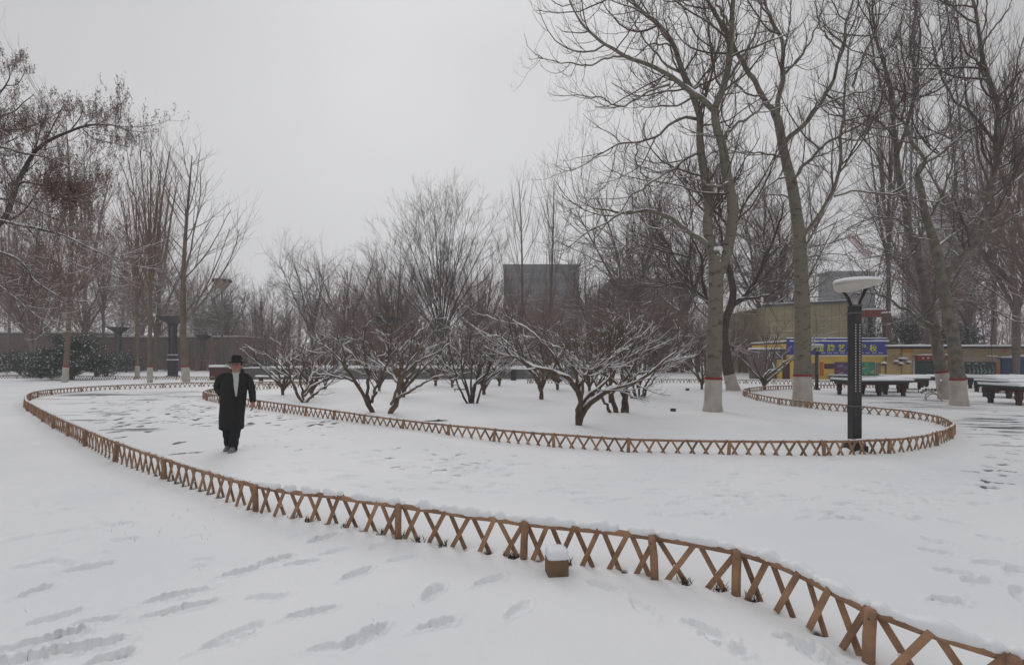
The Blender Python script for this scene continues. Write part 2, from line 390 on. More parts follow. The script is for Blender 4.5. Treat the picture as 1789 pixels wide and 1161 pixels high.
th_f = np.arange(-58, 58.001, 0.2) * math.pi / 180
th_c = np.concatenate([np.arange(62, 180, 6), np.arange(180, 299, 6)]) * math.pi / 180
TH = np.concatenate([th_f, th_c])                # angle from +Y towards +X
R0 = 1.2
RR = R0 * 1.005 ** np.arange(0, 760)
RR = np.concatenate([[0.001, 0.4, 0.8], RR, RR[-1] * 1.06 ** np.arange(1, 80)])
gx = RR[:, None] * np.sin(TH)[None]; gy = RR[:, None] * np.cos(TH)[None]
def base_h(x, y):
    d = np.hypot(x, y)
    return ((fbm(x * 0.5 + 50, y * 0.5 + 50, 3, 3) - 0.5) * 0.045 + (fbm(x * 2.6 + 9, y * 2.6 + 4, 2, 5) - 0.5) * 0.010) * np.clip(60 / (d + 20), 0, 1)
gz = base_h(gx, gy)
bare = np.zeros_like(gz)
for (x, y, a, ln, wd, dp, br) in prints:
    r = math.hypot(x, y); t = math.atan2(x, y); m = ln * 1.6 + .05
    if r > 7: dp = min(dp, .012 + .01 * (br < .3)) * (1 if br < .3 else 1)
    i0, i1 = np.searchsorted(RR, r - m), np.searchsorted(RR, r + m)
    dt = m / r; j0, j1 = np.searchsorted(th_f, t - dt), np.searchsorted(th_f, t + dt)
    if i1 <= i0 or j1 <= j0: continue
    X = gx[i0:i1, j0:j1] - x; Y = gy[i0:i1, j0:j1] - y
    u = X * math.cos(a) + Y * math.sin(a); v = -X * math.sin(a) + Y * math.cos(a)
    v = v + 0.25 * wd * np.sin(u / ln * 2.2)
    e = np.sqrt((u / ln) ** 2 + (v / (wd * (1 + 0.25 * u / ln))) ** 2) + (vnoise(X * 17 + x * 9, Y * 17 + y * 7) - .5) * .5 + (vnoise(X * 70 + x * 5, Y * 70) - .5) * .35
    s = np.clip((1.12 - e) / 0.36, 0, 1); s = s * s * (3 - 2 * s)
    gz[i0:i1, j0:j1] += -dp * s + dp * (0.10 + .45 * vnoise(X * 45 + y * 3, Y * 45 + x)) * np.exp(-((e - 1.32) / 0.2) ** 2)
    bare[i0:i1, j0:j1] = np.maximum(bare[i0:i1, j0:j1], np.clip((1.05 - e) / 0.35, 0, 1) * br)
# swept and worn streaks of wet paving showing through
py_ = HY + F * H / np.maximum(gy, 0.5); px_ = CX + gx / np.maximum(gy, 0.5) * F
def blob(cx, cy, rx, ry): return np.clip(1.4 - np.sqrt(((px_ - cx) / rx) ** 2 + ((py_ - cy) / ry) ** 2), 0, 1)
st = fbm(gx * 0.35 + 3, gy * 2.3 - gx * .15 + 7, 3, 21); st2 = fbm(gx * 0.6 + 30, gy * 3.0 + gx * .9 + 17, 3, 23)
reg = np.maximum.reduce([blob(170, 695, 110, 12), blob(160, 730, 70, 14) * .95, blob(230, 745, 60, 10) * .9, blob(330, 688, 120, 9) * .7])
reg2 = np.maximum.reduce([blob(1745, 740, 80, 24), blob(1600, 706, 110, 10) * .8, blob(1700, 705, 100, 12) * .8, blob(1560, 690, 100, 10) * .8, blob(1760, 780, 50, 14) * .6])
front = (gy > 5) & (gy < 45)
bare = np.maximum(bare, np.where(front, np.clip((st - .53) * 9, 0, 1) * reg, 0))
bare = np.maximum(bare, np.where(front, np.clip((st2 - .54) * 9, 0, 1) * reg2 * .9, 0))
# melted hollows at the fence feet
fo = fence_path(OUT)
fpath = catmull(fo, 900)
fd = np.concatenate([[0], np.cumsum(np.linalg.norm(np.diff(fpath[:, :2], axis=0), axis=1))])
PITCH = 0.235
for s_ in np.arange(PITCH / 2, 14, PITCH):
    x = np.interp(s_, fd, fpath[:, 0]); y = np.interp(s_, fd, fpath[:, 1])
    r = math.hypot(x, y); t = math.atan2(x, y); m = .16
    i0, i1 = np.searchsorted(RR, r - m), np.searchsorted(RR, r + m); dt = m / r
    j0, j1 = np.searchsorted(th_f, t - dt), np.searchsorted(th_f, t + dt)
    if i1 <= i0 or j1 <= j0: continue
    X = gx[i0:i1, j0:j1] - x; Y = gy[i0:i1, j0:j1] - y
    e = np.sqrt(X * X + Y * Y) / (0.075 * rng.uniform(.7, 1.3)) + (vnoise(X * 30 + s_, Y * 30) - .5) * .5
    gz[i0:i1, j0:j1] -= 0.035 * np.clip(1.1 - e, 0, 1)
    if rng.random() < .45: bare[i0:i1, j0:j1] = np.maximum(bare[i0:i1, j0:j1], np.clip((.8 - e) * 2, 0, 1))
g = MB()
nr, ntn = gx.shape
i = (np.arange(nr - 1) * ntn)[:, None]; j = np.arange(ntn)[None]; j2 = (j + 1) % ntn
g.add(np.stack([gx, gy, gz], -1).reshape(-1, 3), np.stack([i + j, i + ntn + j, i + ntn + j2, i + j2], -1).reshape(-1, 4))
go = g.build('ground', M['ground'], smooth=True)
at = go.data.attributes.new('bare', 'FLOAT', 'POINT'); at.data.foreach_set('value', bare.astype(np.float32).reshape(-1))
tag(go, kind='structure')

# raised snow bed behind a low grey wall
M['stone'] = mat('grey_stone', (0.17, 0.16, 0.15), 0.85, var=(0.11, 0.105, 0.10), scale=1.2, bump=0.3, stretch=(1, 1, 3))
wx0, wx1 = (378 - CX) * 39 / F, (1010 - CX) * 39 / F
t_ = thing('low_wall', 'long low grey stone retaining wall with snow on its top behind the fruit trees', 'wall')
b = MB(); b.box(((wx0 + wx1) / 2, 39.15, .37), (wx1 - wx0, .3, .86)); b.build('wall_face', M['stone'], t_)
b = MB(); b.box(((wx0 + wx1) / 2, 39.12, .83), (wx1 - wx0 + .1, .42, .08)); b.build('coping', M['stone'], t_, bevel=.02)
b = MB()
xs = np.linspace(wx0, wx1, 160)
b.tubes(np.stack([xs, np.full(160, 39.15), .86 + .02 * vnoise(xs * 2, xs * 0)], 1)[None], (.07 + .05 * vnoise(xs * 3, xs * 0 + 4))[None], 6)
b.build('snow_cap', M['snow'], t_, smooth=True)
b = MB(); xs = np.linspace(wx0, wx1, 90); ys = np.linspace(39.32, 66, 50)
XX, YY = np.meshgrid(xs, ys); ZZ = .80 + .12 * fbm(XX * .4, YY * .4, 3, 9)
ii = (np.arange(49) * 90)[:, None]; jj = np.arange(89)[None]
b.add(np.stack([XX, YY, ZZ], -1).reshape(-1, 3), np.stack([ii + jj, ii + jj + 1, ii + 91 + jj, ii + 90 + jj], -1).reshape(-1, 4))
tag(b.build('terrace', M['snow'], smooth=True), kind='structure')

# ------------------------------------------------------------------ lattice fences
def fence(T, label, post_px=None, post_gap=1.9, wood='wood', hi=False, seed=1):
    r = random.Random(seed)
    w = fence_path(T); K = 1200
    pth = catmull(w, K)
    d = np.concatenate([[0], np.cumsum(np.linalg.norm(np.diff(pth[:, :2], axis=0), axis=1))])
    L = d[-1]
    def at(s):
        s = min(max(s, 0), L)
        x, y, h = (np.interp(s, d, pth[:, k]) for k in range(3))
        x2, y2 = np.interp(min(s + .05, L), d, pth[:, 0]), np.interp(min(s + .05, L), d, pth[:, 1])
        x1, y1 = np.interp(max(s - .05, 0), d, pth[:, 0]), np.interp(max(s - .05, 0), d, pth[:, 1])
        tx, ty = x2 - x1, y2 - y1; n = math.hypot(tx, ty) + 1e-9
        tx /= n; ty /= n; nx, ny = ty, -tx
        if nx * -x + ny * -y < 0: nx, ny = -nx, -ny      # side facing the camera
        return x, y, h, tx, ty, nx, ny
    posts = []
    if post_px:
        for px, py in post_px:
            x, y = gnd(px, py); k = np.argmin((pth[:, 0] - x) ** 2 + (pth[:, 1] - y) ** 2); posts.append(d[k])
    s = (posts[-1] if posts else 0.3)
    while s < L - .4: 
        if not posts or s > posts[-1] + .5: posts.append(s)
        s += post_gap + r.uniform(-.25, .25)
    t = thing('lattice_fence', label, 'fence')
    for s in posts:
        x, y, h, tx, ty, nx, ny = at(s)
        b = MB(); o = .032; zg = float(base_h(np.array([x]), np.array([y]))[0])
        a = r.uniform(-.03, .03)
        b.tube([(x + nx * o, y + ny * o, -.06), (x + nx * o + a * .3, y + ny * o, h * .5), (x + nx * o + a, y + ny * o, h - .012), (x + nx * o + a, y + ny * o, h + .006)], [.032, .032, .031, .024], 10 if hi else 7)
        po = b.build('post', M[wood], t, smooth=True)
        if hi and y < 9:
            b = MB(); b.tube([(x + nx * (o + .028) + a, y + ny * (o + .028), h - .045), (x + nx * (o + .034) + a, y + ny * (o + .034), h - .045)], .005, 7); b.build('nail', M['black_metal'], po)
    bays = [0.0] + posts + [L]
    for bi in range(len(bays) - 1):
        s0, s1 = bays[bi], bays[bi + 1]
        if s1 - s0 < .1: continue
        n = max(2, int(round((s1 - s0) / PITCH)))
        lat = MB(); rail = MB(); snow = MB()
        ss = np.linspace(s0, s1, n + 1)
        A = [at(s) for s in ss]
        for q in range(n):
            for sg in (0, 1):
                (x0, y0, h0, *_), (x1, y1, h1, tx, ty, nx, ny) = (A[q], A[q + 1]) if sg == 0 else (A[q + 1], A[q])
                if r.random() < .01: continue
                off = .024 if sg == 0 else -.022
                ox, oy = nx * off, ny * off
                k = 1.0 + r.uniform(-.06, .06)                       # foot end of the slat
                k0 = .71 + r.uniform(-.05, .06)
                fx, fy = x0 + (x1 - x0) * k0, y0 + (y1 - y0) * k0
                jx = r.uniform(-.014, .014)
                lat.bar((x0 + ox + jx, y0 + oy, h0 + .004), (fx + ox, fy + oy, -.03), .040 if hi else .035, .015, (nx, ny, 0))
        if hi:
            for q in range(n):
                for k_ in range(r.randint(0, 3)):
                    f = .36 + r.uniform(-.04, .03); zc = .30 * A[q][2] + r.uniform(-.01, .015); w = r.uniform(.007, .015)
                    snow.lathe([(0, w), (w * .9, w * .3), (w, -w * .3), (0, -w)], (A[q][0] * .5 + A[q + 1][0] * .5 + r.uniform(-.012, .012), A[q][1] * .5 + A[q + 1][1] * .5, zc), 7)
        # rail as a chain of short round lengths
        pts = [(a[0], a[1], a[2] - .020 + r.uniform(-.003, .003)) for a in A]
        P = catmull(pts, n * 3 + 1)
        rail.tube(P, .027 if hi else .0235, 8 if hi else 6)
        m_ = n * (14 if hi else 4) + 1; P = catmull(pts, m_)
        u = np.linspace(0, n, m_)
        lump = np.abs(np.cos(u * math.pi)) ** 4 * .45 + .55 * vnoise(u * 3 + bi * 7, u * 0 + seed) + .35 * vnoise(u * 9 + bi, u * 0 + 5)
        gap = np.clip((vnoise(u * 1.7 + bi * 3, u * 0 + seed + 3) - .12) * 6, 0.15, 1)
        R = (.010 + .017 * lump) * gap * (1.15 if hi else .9) * (1 + (.6 if hi and A[0][1] < 5.2 else 0))
        R = R * np.clip(np.minimum(np.arange(m_), np.arange(m_)[::-1]) / 3.0, .02, 1) ** .5
        P = P + np.array([0, 0, 1]) * (.010 + R * .55)[:, None]
        P[:, 0] -= A[0][5] * .006; P[:, 1] -= A[0][6] * .006
        snow.tubes(P[None], R[None], 7 if hi else 5)
        lat.build('lattice_panel', M[wood], t, bevel=.004 if hi else 0)
        rail.build('rail', M[wood], t, smooth=True)
        snow.build('rail_snow', M['snow'], t, smooth=True)
    return t
fence(OUT, 'brown lattice fence curving from the lower right corner round the far left of the path', hi=True, seed=3,
      post_px=[(1760, 1225), (1520, 1150), (1292, 1035), (1145, 1003), (920, 972), (700, 935), (450, 888), (292, 836), (205, 804), (152, 778)])
fence(ISL, 'brown lattice fence looping round the bed with fruit trees and street lamp', seed=5, post_gap=1.5)
fence(BACK, 'thin far lattice fence closing the back of the bed behind the two big poplars', wood='wood2', seed=7)
fence(LEFTB, 'short far lattice fence behind the evergreen shrub at the left edge', wood='wood2', seed=8)

# tufts of dead grass at the fence feet
b = MB(); r_ = random.Random(4)
for s_ in np.arange(PITCH / 2, 12, PITCH):
    if r_.random() > .36: continue
    x = np.interp(s_, fd, fpath[:, 0]); y = np.interp(s_, fd, fpath[:, 1])
    for q in range(r_.randint(14, 30)):
        a = r_.uniform(0, 6.28); l = r_.uniform(.02, .07); bx, by = x + r_.gauss(0, .03), y + r_.gauss(0, .03)
        tip = (bx + math.cos(a) * l * .8, by + math.sin(a) * l * .8, r_.uniform(.0, .05)); w = r_.uniform(.003, .007)
        b.add([(bx - w, by, -.03), (bx + w, by, -.03), (tip[0], tip[1], tip[2])], [(0, 1, 2)])
for q in range(46):
    px, py = (r_.uniform(180, 380), r_.uniform(870, 945)) if q < 30 else (r_.uniform(0, 900), r_.uniform(900, 1150))
    x, y = gnd(px, py); a = r_.uniform(0, 6.28); l = r_.uniform(.01, .04); w = .0018
    b.add([(x - w, y, -.03), (x + w, y, -.03), (x + math.cos(a) * l, y + math.sin(a) * l, r_.uniform(.01, .06))], [(0, 1, 2)])
tag(b.build('dead_grass', M['grass']), 'dead grass tufts and stems poking from the snow along the near fence', 'grass', kind='stuff')

# ------------------------------------------------------------------ trees
def nrm(v): return v / (np.linalg.norm(v, axis=-1, keepdims=True) + 1e-9)
def spawn(P, R, g, spacing, t=(.2, 1), ang=.8, angj=.2, lf=.4, taper=.5, lj=.25, k=5, up=.3, wig=.12, rr=.012, lmin=.1, lmax=9, tip=.3, rmax=.6, flat=0.0, rmin=.0022, sag=0.0):
    N, K, _ = P.shape
    L = np.linalg.norm(np.diff(P, axis=1), axis=2).sum(1)
    cnt = np.floor(L * (t[1] - t[0]) / spacing + g.random(N)).astype(int)
    idx = np.repeat(np.arange(N), cnt); n = len(idx)
    if n == 0: return np.zeros((0, k, 3)), np.zeros((0, k))
    tt = t[0] + (t[1] - t[0]) * g.random(n)
    f = tt * (K - 1); i = np.minimum(f.astype(int), K - 2); a = (f - i)[:, None]
    pos = P[idx, i] * (1 - a) + P[idx, i + 1] * a
    T = nrm(P[idx, i + 1] - P[idx, i]); rp = R[idx, i] * (1 - a[:, 0]) + R[idx, i + 1] * a[:, 0]
    rv = g.normal(size=(n, 3)); rv[:, 2] *= (1 - flat)
    pr = nrm(rv - (rv * T).sum(1, keepdims=True) * T)
    an = (ang + angj * g.normal(size=n))[:, None]
    D = np.cos(an) * T + np.sin(an) * pr
    D[:, 2] -= sag * np.sqrt(np.clip(1 - T[:, 2] ** 2, 0, 1)); D = nrm(D)
    ln = np.clip(lf * L[idx] * (1 - taper * tt) * np.exp(lj * g.normal(size=n)), lmin, lmax)
    Q = np.zeros((n, k, 3)); Q[:, 0] = pos
    st = (ln / (k - 1))[:, None]
    for q in range(1, k):
        D = D + wig * g.normal(size=(n, 3)); D[:, 2] += up / (k - 1); D = nrm(D)
        Q[:, q] = Q[:, q - 1] + D * st
    r0 = np.maximum(np.minimum(rp * rmax, ln * rr), rmin)
    RQ = np.maximum(r0[:, None] * np.linspace(1, tip, k)[None], rmin * .7)
    return Q, RQ
def snow_on(b, P, R, k=4, grow=.85, minr=.004, slope=.85, lift=.55, g=None, rmin=0.0):
    T = nrm(np.gradient(P, axis=1)); s = np.clip((slope - np.abs(T[:, :, 2])) / .35, 0, 1) ** .6
    keep = (s.mean(1) > .25) & (R.mean(1) > rmin)
    if not keep.any(): return
    P, R, s, T = P[keep], R[keep], s[keep], T[keep]
    nz = 1 if g is None else g.uniform(.55, 1.15, size=R.shape)
    RS = np.maximum(R * grow, minr) * s * nz
    up_ = np.array([0, 0, 1.0]) - T * T[:, :, 2:3]; up_ = nrm(up_)
    P2 = P + up_ * ((R * lift + RS * .35) * s)[:, :, None]
    b.tubes(P2, RS + .0004, k)
def limb(pts, Y, dY=0.0, r0=.1, r1=.02, K=30, pw=1.0):
    q = catmull([(a, b_) for a, b_ in pts], K)
    t = np.linspace(0, 1, K)
    Ys = Y + dY * t if np.isscalar(dY) else Y + np.interp(t, np.linspace(0, 1, len(dY)), dY)
    P = np.stack([(q[:, 0] - CX) * Ys / F, Ys, H - (q[:, 1] - HY) * Ys / F], 1)
    return P, r1 + (r0 - r1) * (1 - t) ** pw
def rel(P, o): return P - np.array(o)

def whitewash(t, base, r, h, red=True, lean=(0, 0), Ptr=None, Rtr=None):
    """painted lower trunk following the trunk itself, plus the red ring above it"""
    def span(z0, z1, grow, name, m):
        zz = np.linspace(z0, z1, 12); P = np.stack([np.interp(zz, Ptr[:, 2], Ptr[:, 0]), np.interp(zz, Ptr[:, 2], Ptr[:, 1]), zz], 1)
        R = np.interp(zz, Ptr[:, 2], Rtr) + grow
        b = MB(); b.tube(P, R, 20); b.build(name, m, t, smooth=True)
    span(-.1, h, .018, 'limewash', M['white_paint'])
    if red: span(h - .01, h + .07, .024, 'red_band', M['red_paint'])

def traced_tree(label, base_px, limbs, g, group=None, bark='poplar', tw='twig', wash=None, sp=(.34, .17), flare=1.25, snow_r=.008, dens=1.0, tips=True, up1=.6, up2=.8, cat='tree', name='poplar_tree', lens=(1.9, .55), extra=None, reach=.34, ang1=.95, foot=None, forks=()):
    """limbs[0] is the trunk; every limb is (points, Y, dY, r0, r1)"""
    bx, by = gnd(*base_px); o = (bx, by, 0)
    t = thing(name, label, cat, o, 0, group)
    PL = []; RL = []
    for L_ in limbs:
        P, R = limb(*L_[:1], *L_[1:]); PL.append(rel(P, o)); RL.append(R)
    P0, R0_ = PL[0], RL[0]
    zf = np.clip(1 - P0[:, 2] / .35, 0, 1); R0_ = R0_ * (1 + (flare - 1) * zf ** 2); RL[0] = R0_
    tr = MB(); sn = MB(); br = MB()
    for P in PL[1:]:
        w = g.normal(size=P.shape) * .030; w[1:-1] = (w[:-2] + 2 * w[1:-1] + w[2:]) / 3; w[:3] = 0; P += w
    for P, R in zip(PL, RL):
        Rn = R * (1 + .07 * (g.random(len(R)) - .5)); tr.tube(P, Rn, 14 if R[0] > .1 else 8)
        snow_on(sn, P[None], R[None], 8, grow=.78, g=g, slope=.93, lift=.35)
    P = np.stack(PL); R = np.stack(RL)
    sub = P[1:] if len(PL) > 1 else P; subR = R[1:] if len(PL) > 1 else R
    a, ra = spawn(sub, subR, g, sp[0] / dens, (.12, 1), ang1, .25, reach, .25, .4, 9, up1 + .5, .15, .011, .5, lens[0] * 1.6, .35, sag=.35)
    if extra is not None: a = np.concatenate([a, extra(o)[0]]); ra = np.concatenate([ra, extra(o)[1]])
    b2, rb = spawn(a, ra, g, sp[1] * 1.3 / dens, (.12, 1), .85, .25, .42, .3, .35, 6, up2 + .5, .15, .010, .25, lens[0], .4)
    b3, rb3 = spawn(sub, subR, g, sp[1] * 2.2 / dens, (.2, 1), .9, .3, .12, .3, .4, 5, up2, .12, .010, .2, .9, .4)
    mid = np.concatenate([b2, spawn(sub, subR, g, sp[0] * 1.3 / dens, (.3, 1), .8, .3, .2, .4, .4, 6, up1, .1, .009, .3, 1.6, .4)[0]])
    midR = np.concatenate([rb, np.repeat((np.linspace(1, .4, 6) * .009)[None], len(mid) - len(b2), 0)])
    c, rc = spawn(mid, midR, g, sp[1] * 1.2 / dens, (.15, 1), .75, .25, .5, .3, .35, 4, up2 + .3, .15, .010, .12, lens[1], .5)
    br.tubes(a, ra, 6); br.tubes(mid, midR, 4); br.tubes(b3, rb3, 3); br.tubes(c, rc, 3)
    snow_on(sn, a, ra, 5, grow=.9, g=g, rmin=.004, lift=.5, minr=.005); 
    snow_on(sn, mid, midR, 3, grow=.8, g=g, rmin=.004, lift=.5, minr=.0035, slope=.7)
    tr.build('trunk', M[bark], t, smooth=True); br.build('crown', M[tw], t, smooth=True)
    if wash: whitewash(t, o, None, wash, True, Ptr=P0, Rtr=R0_)
    if foot: whitewash(t, o, None, foot, False, Ptr=P0, Rtr=R0_)
    for (fx, fy, fz, fr, fh) in forks:
        c = rel(np.array(fx), o)
        for q in range(130):
            f = g.random(); w = g.uniform(.022, .055) * (1.1 - .5 * f)
            cc = c + np.array([g.normal() * fr * (.85 - .65 * f), g.normal() * .03, fh * (1 - 2.2 * f)])
            sn.lathe([(0, w * 1.3), (w * .8, w * .5), (w, -w * .4), (w * .5, -w * 1.3), (0, -w * 1.6)], cc, 8)
    sn.build('snow_load', M['snow'], t, smooth=True)
    return t

g1 = np.random.default_rng(101)
Y1 = gnd(1245, 718)[1]
# big poplar with two stems
T1 = [
 ([(1245, 724), (1246, 680), (1248, 600), (1250, 530), (1251, 470), (1249, 440)], Y1, 0, .25, .215),
 ([(1252, 490), (1250, 467), (1241, 432), (1238, 390), (1239, 358), (1230, 298), (1221, 240), (1222, 199), (1208, 164), (1193, 129), (1178, 80), (1148, 40), (1100, 0), (1060, -50)], Y1, .6, .17, .035),
 ([(1251, 490), (1260, 465), (1270, 440), (1280, 388), (1273, 318), (1265, 258), (1253, 229), (1250, 189), (1265, 149), (1273, 99), (1280, 50), (1283, 0), (1290, -90)], Y1, -.8, .185, .045),
 ([(1250, 200), (1240, 185), (1208, 160), (1178, 139), (1139, 114), (1089, 95), (1044, 70), (1019, 45), (999, 10), (985, -30)], Y1 - .4, -.8, .085, .015),
 ([(1099, 98), (1064, 102), (1014, 114), (965, 107), (940, 96), (920, 78)], Y1 - .8, -.5, .03, .006),
 ([(1236, 430), (1223, 417), (1193, 398), (1158, 375), (1119, 368), (1089, 370), (1049, 366), (1009, 352)], Y1, -1.4, .085, .012),
 ([(1105, 369), (1089, 372), (1049, 393), (1019, 412), (990, 432), (960, 440)], Y1 - .9, -.6, .035, .007),
 ([(1228, 280), (1218, 268), (1178, 293), (1139, 318), (1099, 348), (1064, 388), (1035, 420)], Y1 + .3, -1.2, .045, .008),
 ([(1223, 210), (1198, 206), (1168, 219), (1134, 243), (1089, 253), (1049, 268), (999, 298), (965, 285)], Y1 + .4, .9, .05, .007),
 ([(1171, 147), (1124, 164), (1084, 184), (1044, 171), (989, 169), (955, 160)], Y1 - .6, .8, .035, .006),
 ([(1258, 245), (1265, 239), (1293, 214), (1317, 199), (1350, 170), (1370, 140)], Y1 - .4, 1.2, .05, .01),
 ([(1273, 318), (1250, 325), (1200, 310), (1150, 305)], Y1 - .5, -1.0, .035, .008),
 ([(1193, 129), (1160, 110), (1120, 60), (1100, 20), (1090, -20)], Y1 + .4, .9, .04, .008),
 ([(1265, 149), (1290, 110), (1320, 60), (1330, 10), (1345, -40)], Y1 - .5, -1.0, .05, .012),
 ([(1280, 60), (1260, 20), (1235, -30)], Y1 - .6, -.8, .045, .015),
 ([(1178, 80), (1140, 78), (1110, 100), (1095, 150)], Y1 + .4, -.6, .03, .006),
 ([(1139, 114), (1150, 60), (1145, 10), (1150, -30)], Y1 - .5, .6, .03, .008),
 ([(1113, 250), (1111, 280), (1125, 310), (1142, 352), (1148, 368)], Y1 + .5, -.5, .025, .012),
 ([(1222, 199), (1245, 120), (1235, 40), (1225, -30)], Y1 + .3, 1.5, .06, .015),
]
traced_tree('big two-stemmed poplar with white painted foot and snow in its fork', (1245, 718), T1, g1, 'tall poplars with limewashed feet', wash=1.02, forks=[(P3(1256, 443, Y1 - .14), 0, 0, .07, .20)])
Y2 = gnd(1402, 708)[1]
T2 = [
 ([(1402, 716), (1402, 670), (1402, 600), (1402, 540), (1399, 470), (1396, 412), (1385, 330), (1378, 300), (1368, 258), (1360, 214), (1352, 194)], Y2, 0, .30, .13),
 ([(1356, 205), (1352, 194), (1332, 169), (1307, 124), (1288, 89), (1268, 45), (1248, 20), (1223, -15), (1200, -50)], Y2, -1.2, .10, .025),
 ([(1357, 205), (1360, 180), (1367, 134), (1367, 75), (1347, 30), (1337, 0), (1325, -60)], Y2, .8, .10, .03),
 ([(1368, 258), (1378, 240), (1397, 224), (1427, 189), (1452, 149), (1471, 89), (1479, 40), (1491, 0), (1500, -50)], Y2, -.8, .085, .02),
 ([(1385, 312), (1395, 303), (1412, 283), (1437, 256), (1466, 238), (1506, 214), (1560, 190)], Y2, 1.4, .07, .012),
 ([(1400, 418), (1408, 405), (1425, 385), (1442, 358), (1466, 308), (1469, 248), (1474, 189), (1479, 144), (1484, 80), (1500, 30)], Y2, -1.0, .075, .018),
 ([(1370, 276), (1337, 268), (1298, 266), (1268, 270), (1235, 285)], Y2, -1.2, .035, .007),
 ([(1457, 343), (1496, 335), (1546, 340), (1611, 348), (1675, 368), (1740, 390)], Y2 - .6, -1.5, .035, .01),
 ([(1490, 150), (1510, 95), (1535, 50), (1560, 10), (1580, -20)], Y2, .7, .045, .01),
 ([(1367, 134), (1400, 95), (1425, 50), (1440, 0)], Y2 + .4, 1.0, .05, .012),
 ([(1332, 169), (1300, 160), (1270, 130), (1255, 90)], Y2 - .3, -1.0, .035, .008),
 ([(1378, 308), (1350, 318), (1330, 340), (1300, 395), (1285, 440)], Y2, -.9, .035, .007),
 ([(1471, 89), (1440, 60), (1425, 10), (1420, -30)], Y2 - .7, -.6, .03, .008),
 ([(1390, 350), (1360, 340), (1335, 345), (1310, 375), (1295, 390)], Y2, .9, .03, .006),
 ([(1398, 440), (1385, 425), (1350, 428), (1310, 440)], Y2, .9, .03, .006),
 ([(1427, 189), (1470, 170), (1530, 150), (1580, 100)], Y2 - .5, .9, .035, .008),
]
traced_tree('tall straight poplar with white painted foot standing on the inner lattice fence', (1402, 708), T2, np.random.default_rng(102), 'tall poplars with limewashed feet', wash=1.05)
Y3 = gnd(1675, 708)[1]; Y3b = gnd(1650, 697)[1]
T3 = [
 ([(1676, 716), (1674, 670), (1668, 610), (1657, 547), (1648, 500), (1636, 437), (1616, 373), (1608, 328), (1601, 308)], Y3, 0, .235, .10),
 ([(1601, 308), (1610, 285), (1616, 278), (1596, 253), (1581, 219), (1560, 190), (1530, 120), (1520, 50)], Y3, -1, .07, .014),
 ([(1601, 308), (1620, 285), (1650, 262), (1690, 230), (1740, 200), (1789, 160)], Y3, .8, .06, .014),
 ([(1648, 500), (1652, 482), (1675, 457), (1705, 422), (1725, 358), (1740, 288), (1742, 209), (1740, 184), (1725, 139), (1715, 75), (1705, 30), (1695, -10), (1690, -60)], Y3, -.5, .12, .035),
 ([(1658, 505), (1675, 480), (1695, 447), (1745, 398), (1789, 368), (1840, 340)], Y3, -1.2, .05, .012),
 ([(1740, 184), (1760, 150), (1789, 120), (1820, 80)], Y3 - .4, -1.2, .045, .01),
 ([(1736, 245), (1700, 200), (1665, 170), (1640, 120), (1625, 60), (1600, 10)], Y3 - .3, .8, .045, .01),
 ([(1720, 120), (1690, 90), (1670, 40), (1665, -20)], Y3 - .4, -.8, .035, .01),
 ([(1725, 358), (1760, 330), (1800, 290), (1840, 270)], Y3 - .3, 1.0, .04, .01),
 ([(1636, 437), (1650, 420), (1700, 385), (1730, 350), (1760, 310)], Y3, 1.2, .04, .01),
 ([(1616, 373), (1590, 350), (1560, 345), (1520, 370), (1490, 420)], Y3, -1.0, .035, .007),
 ([(1630, 420), (1600, 415), (1570, 405), (1530, 425), (1500, 450)], Y3, -1.2, .03, .006),
 ([(1670, 525), (1700, 530), (1740, 545), (1789, 565), (1830, 590)], Y3, .8, .035, .01),
 ([(1715, 75), (1745, 40), (1770, 0)], Y3 - .5, -.8, .035, .01),
]
traced_tree('leaning poplar beside the metal bench with white painted foot and red ring', (1675, 708), T3, np.random.default_rng(103), 'tall poplars with limewashed feet', wash=.92, dens=1.1, bark='poplar_dark')
T3b = [
 ([(1653, 702), (1648, 670), (1640, 620), (1632, 570), (1622, 535), (1610, 480), (1597, 430), (1586, 398), (1581, 348), (1568, 298), (1566, 249)], Y3b, .3, .225, .10),
 ([(1630, 570), (1603, 556), (1578, 540), (1553, 520), (1535, 514), (1500, 512), (1470, 520)], Y3b, -1.0, .075, .015),
 ([(1566, 255), (1560, 200), (1545, 120), (1530, 60), (1525, 0), (1520, -50)], Y3b, -.8, .09, .025),
 ([(1567, 270), (1590, 200), (1600, 140), (1590, 80), (1600, 20), (1600, -40)], Y3b, .9, .08, .025),
 ([(1600, 440), (1580, 452), (1550, 445), (1520, 450), (1480, 455)], Y3b, 1.0, .04, .008),
 ([(1581, 348), (1555, 320), (1530, 270), (1500, 230), (1480, 180)], Y3b, -.9, .05, .01),
 ([(1586, 398), (1550, 380), (1510, 385), (1470, 410), (1440, 440)], Y3b, .5, .04, .007),
 ([(1640, 610), (1648, 560), (1655, 530), (1650, 500)], Y3b - .2, -.8, .05, .03),
 ([(1566, 249), (1540, 215), (1500, 190), (1490, 150)], Y3b, -.9, .05, .01),
 ([(1560, 200), (1580, 160), (1570, 110), (1560, 60)], Y3b, .9, .05, .01),
 ([(1600, 430), (1620, 390), (1650, 330), (1665, 280), (1680, 200)], Y3b, .9, .06, .012),
]
traced_tree('poplar standing just behind the leaning one, one snowy limb reaching left', (1653, 697), T3b, np.random.default_rng(104), 'tall poplars with limewashed feet', wash=1.1, dens=1.1, bark='poplar_dark')
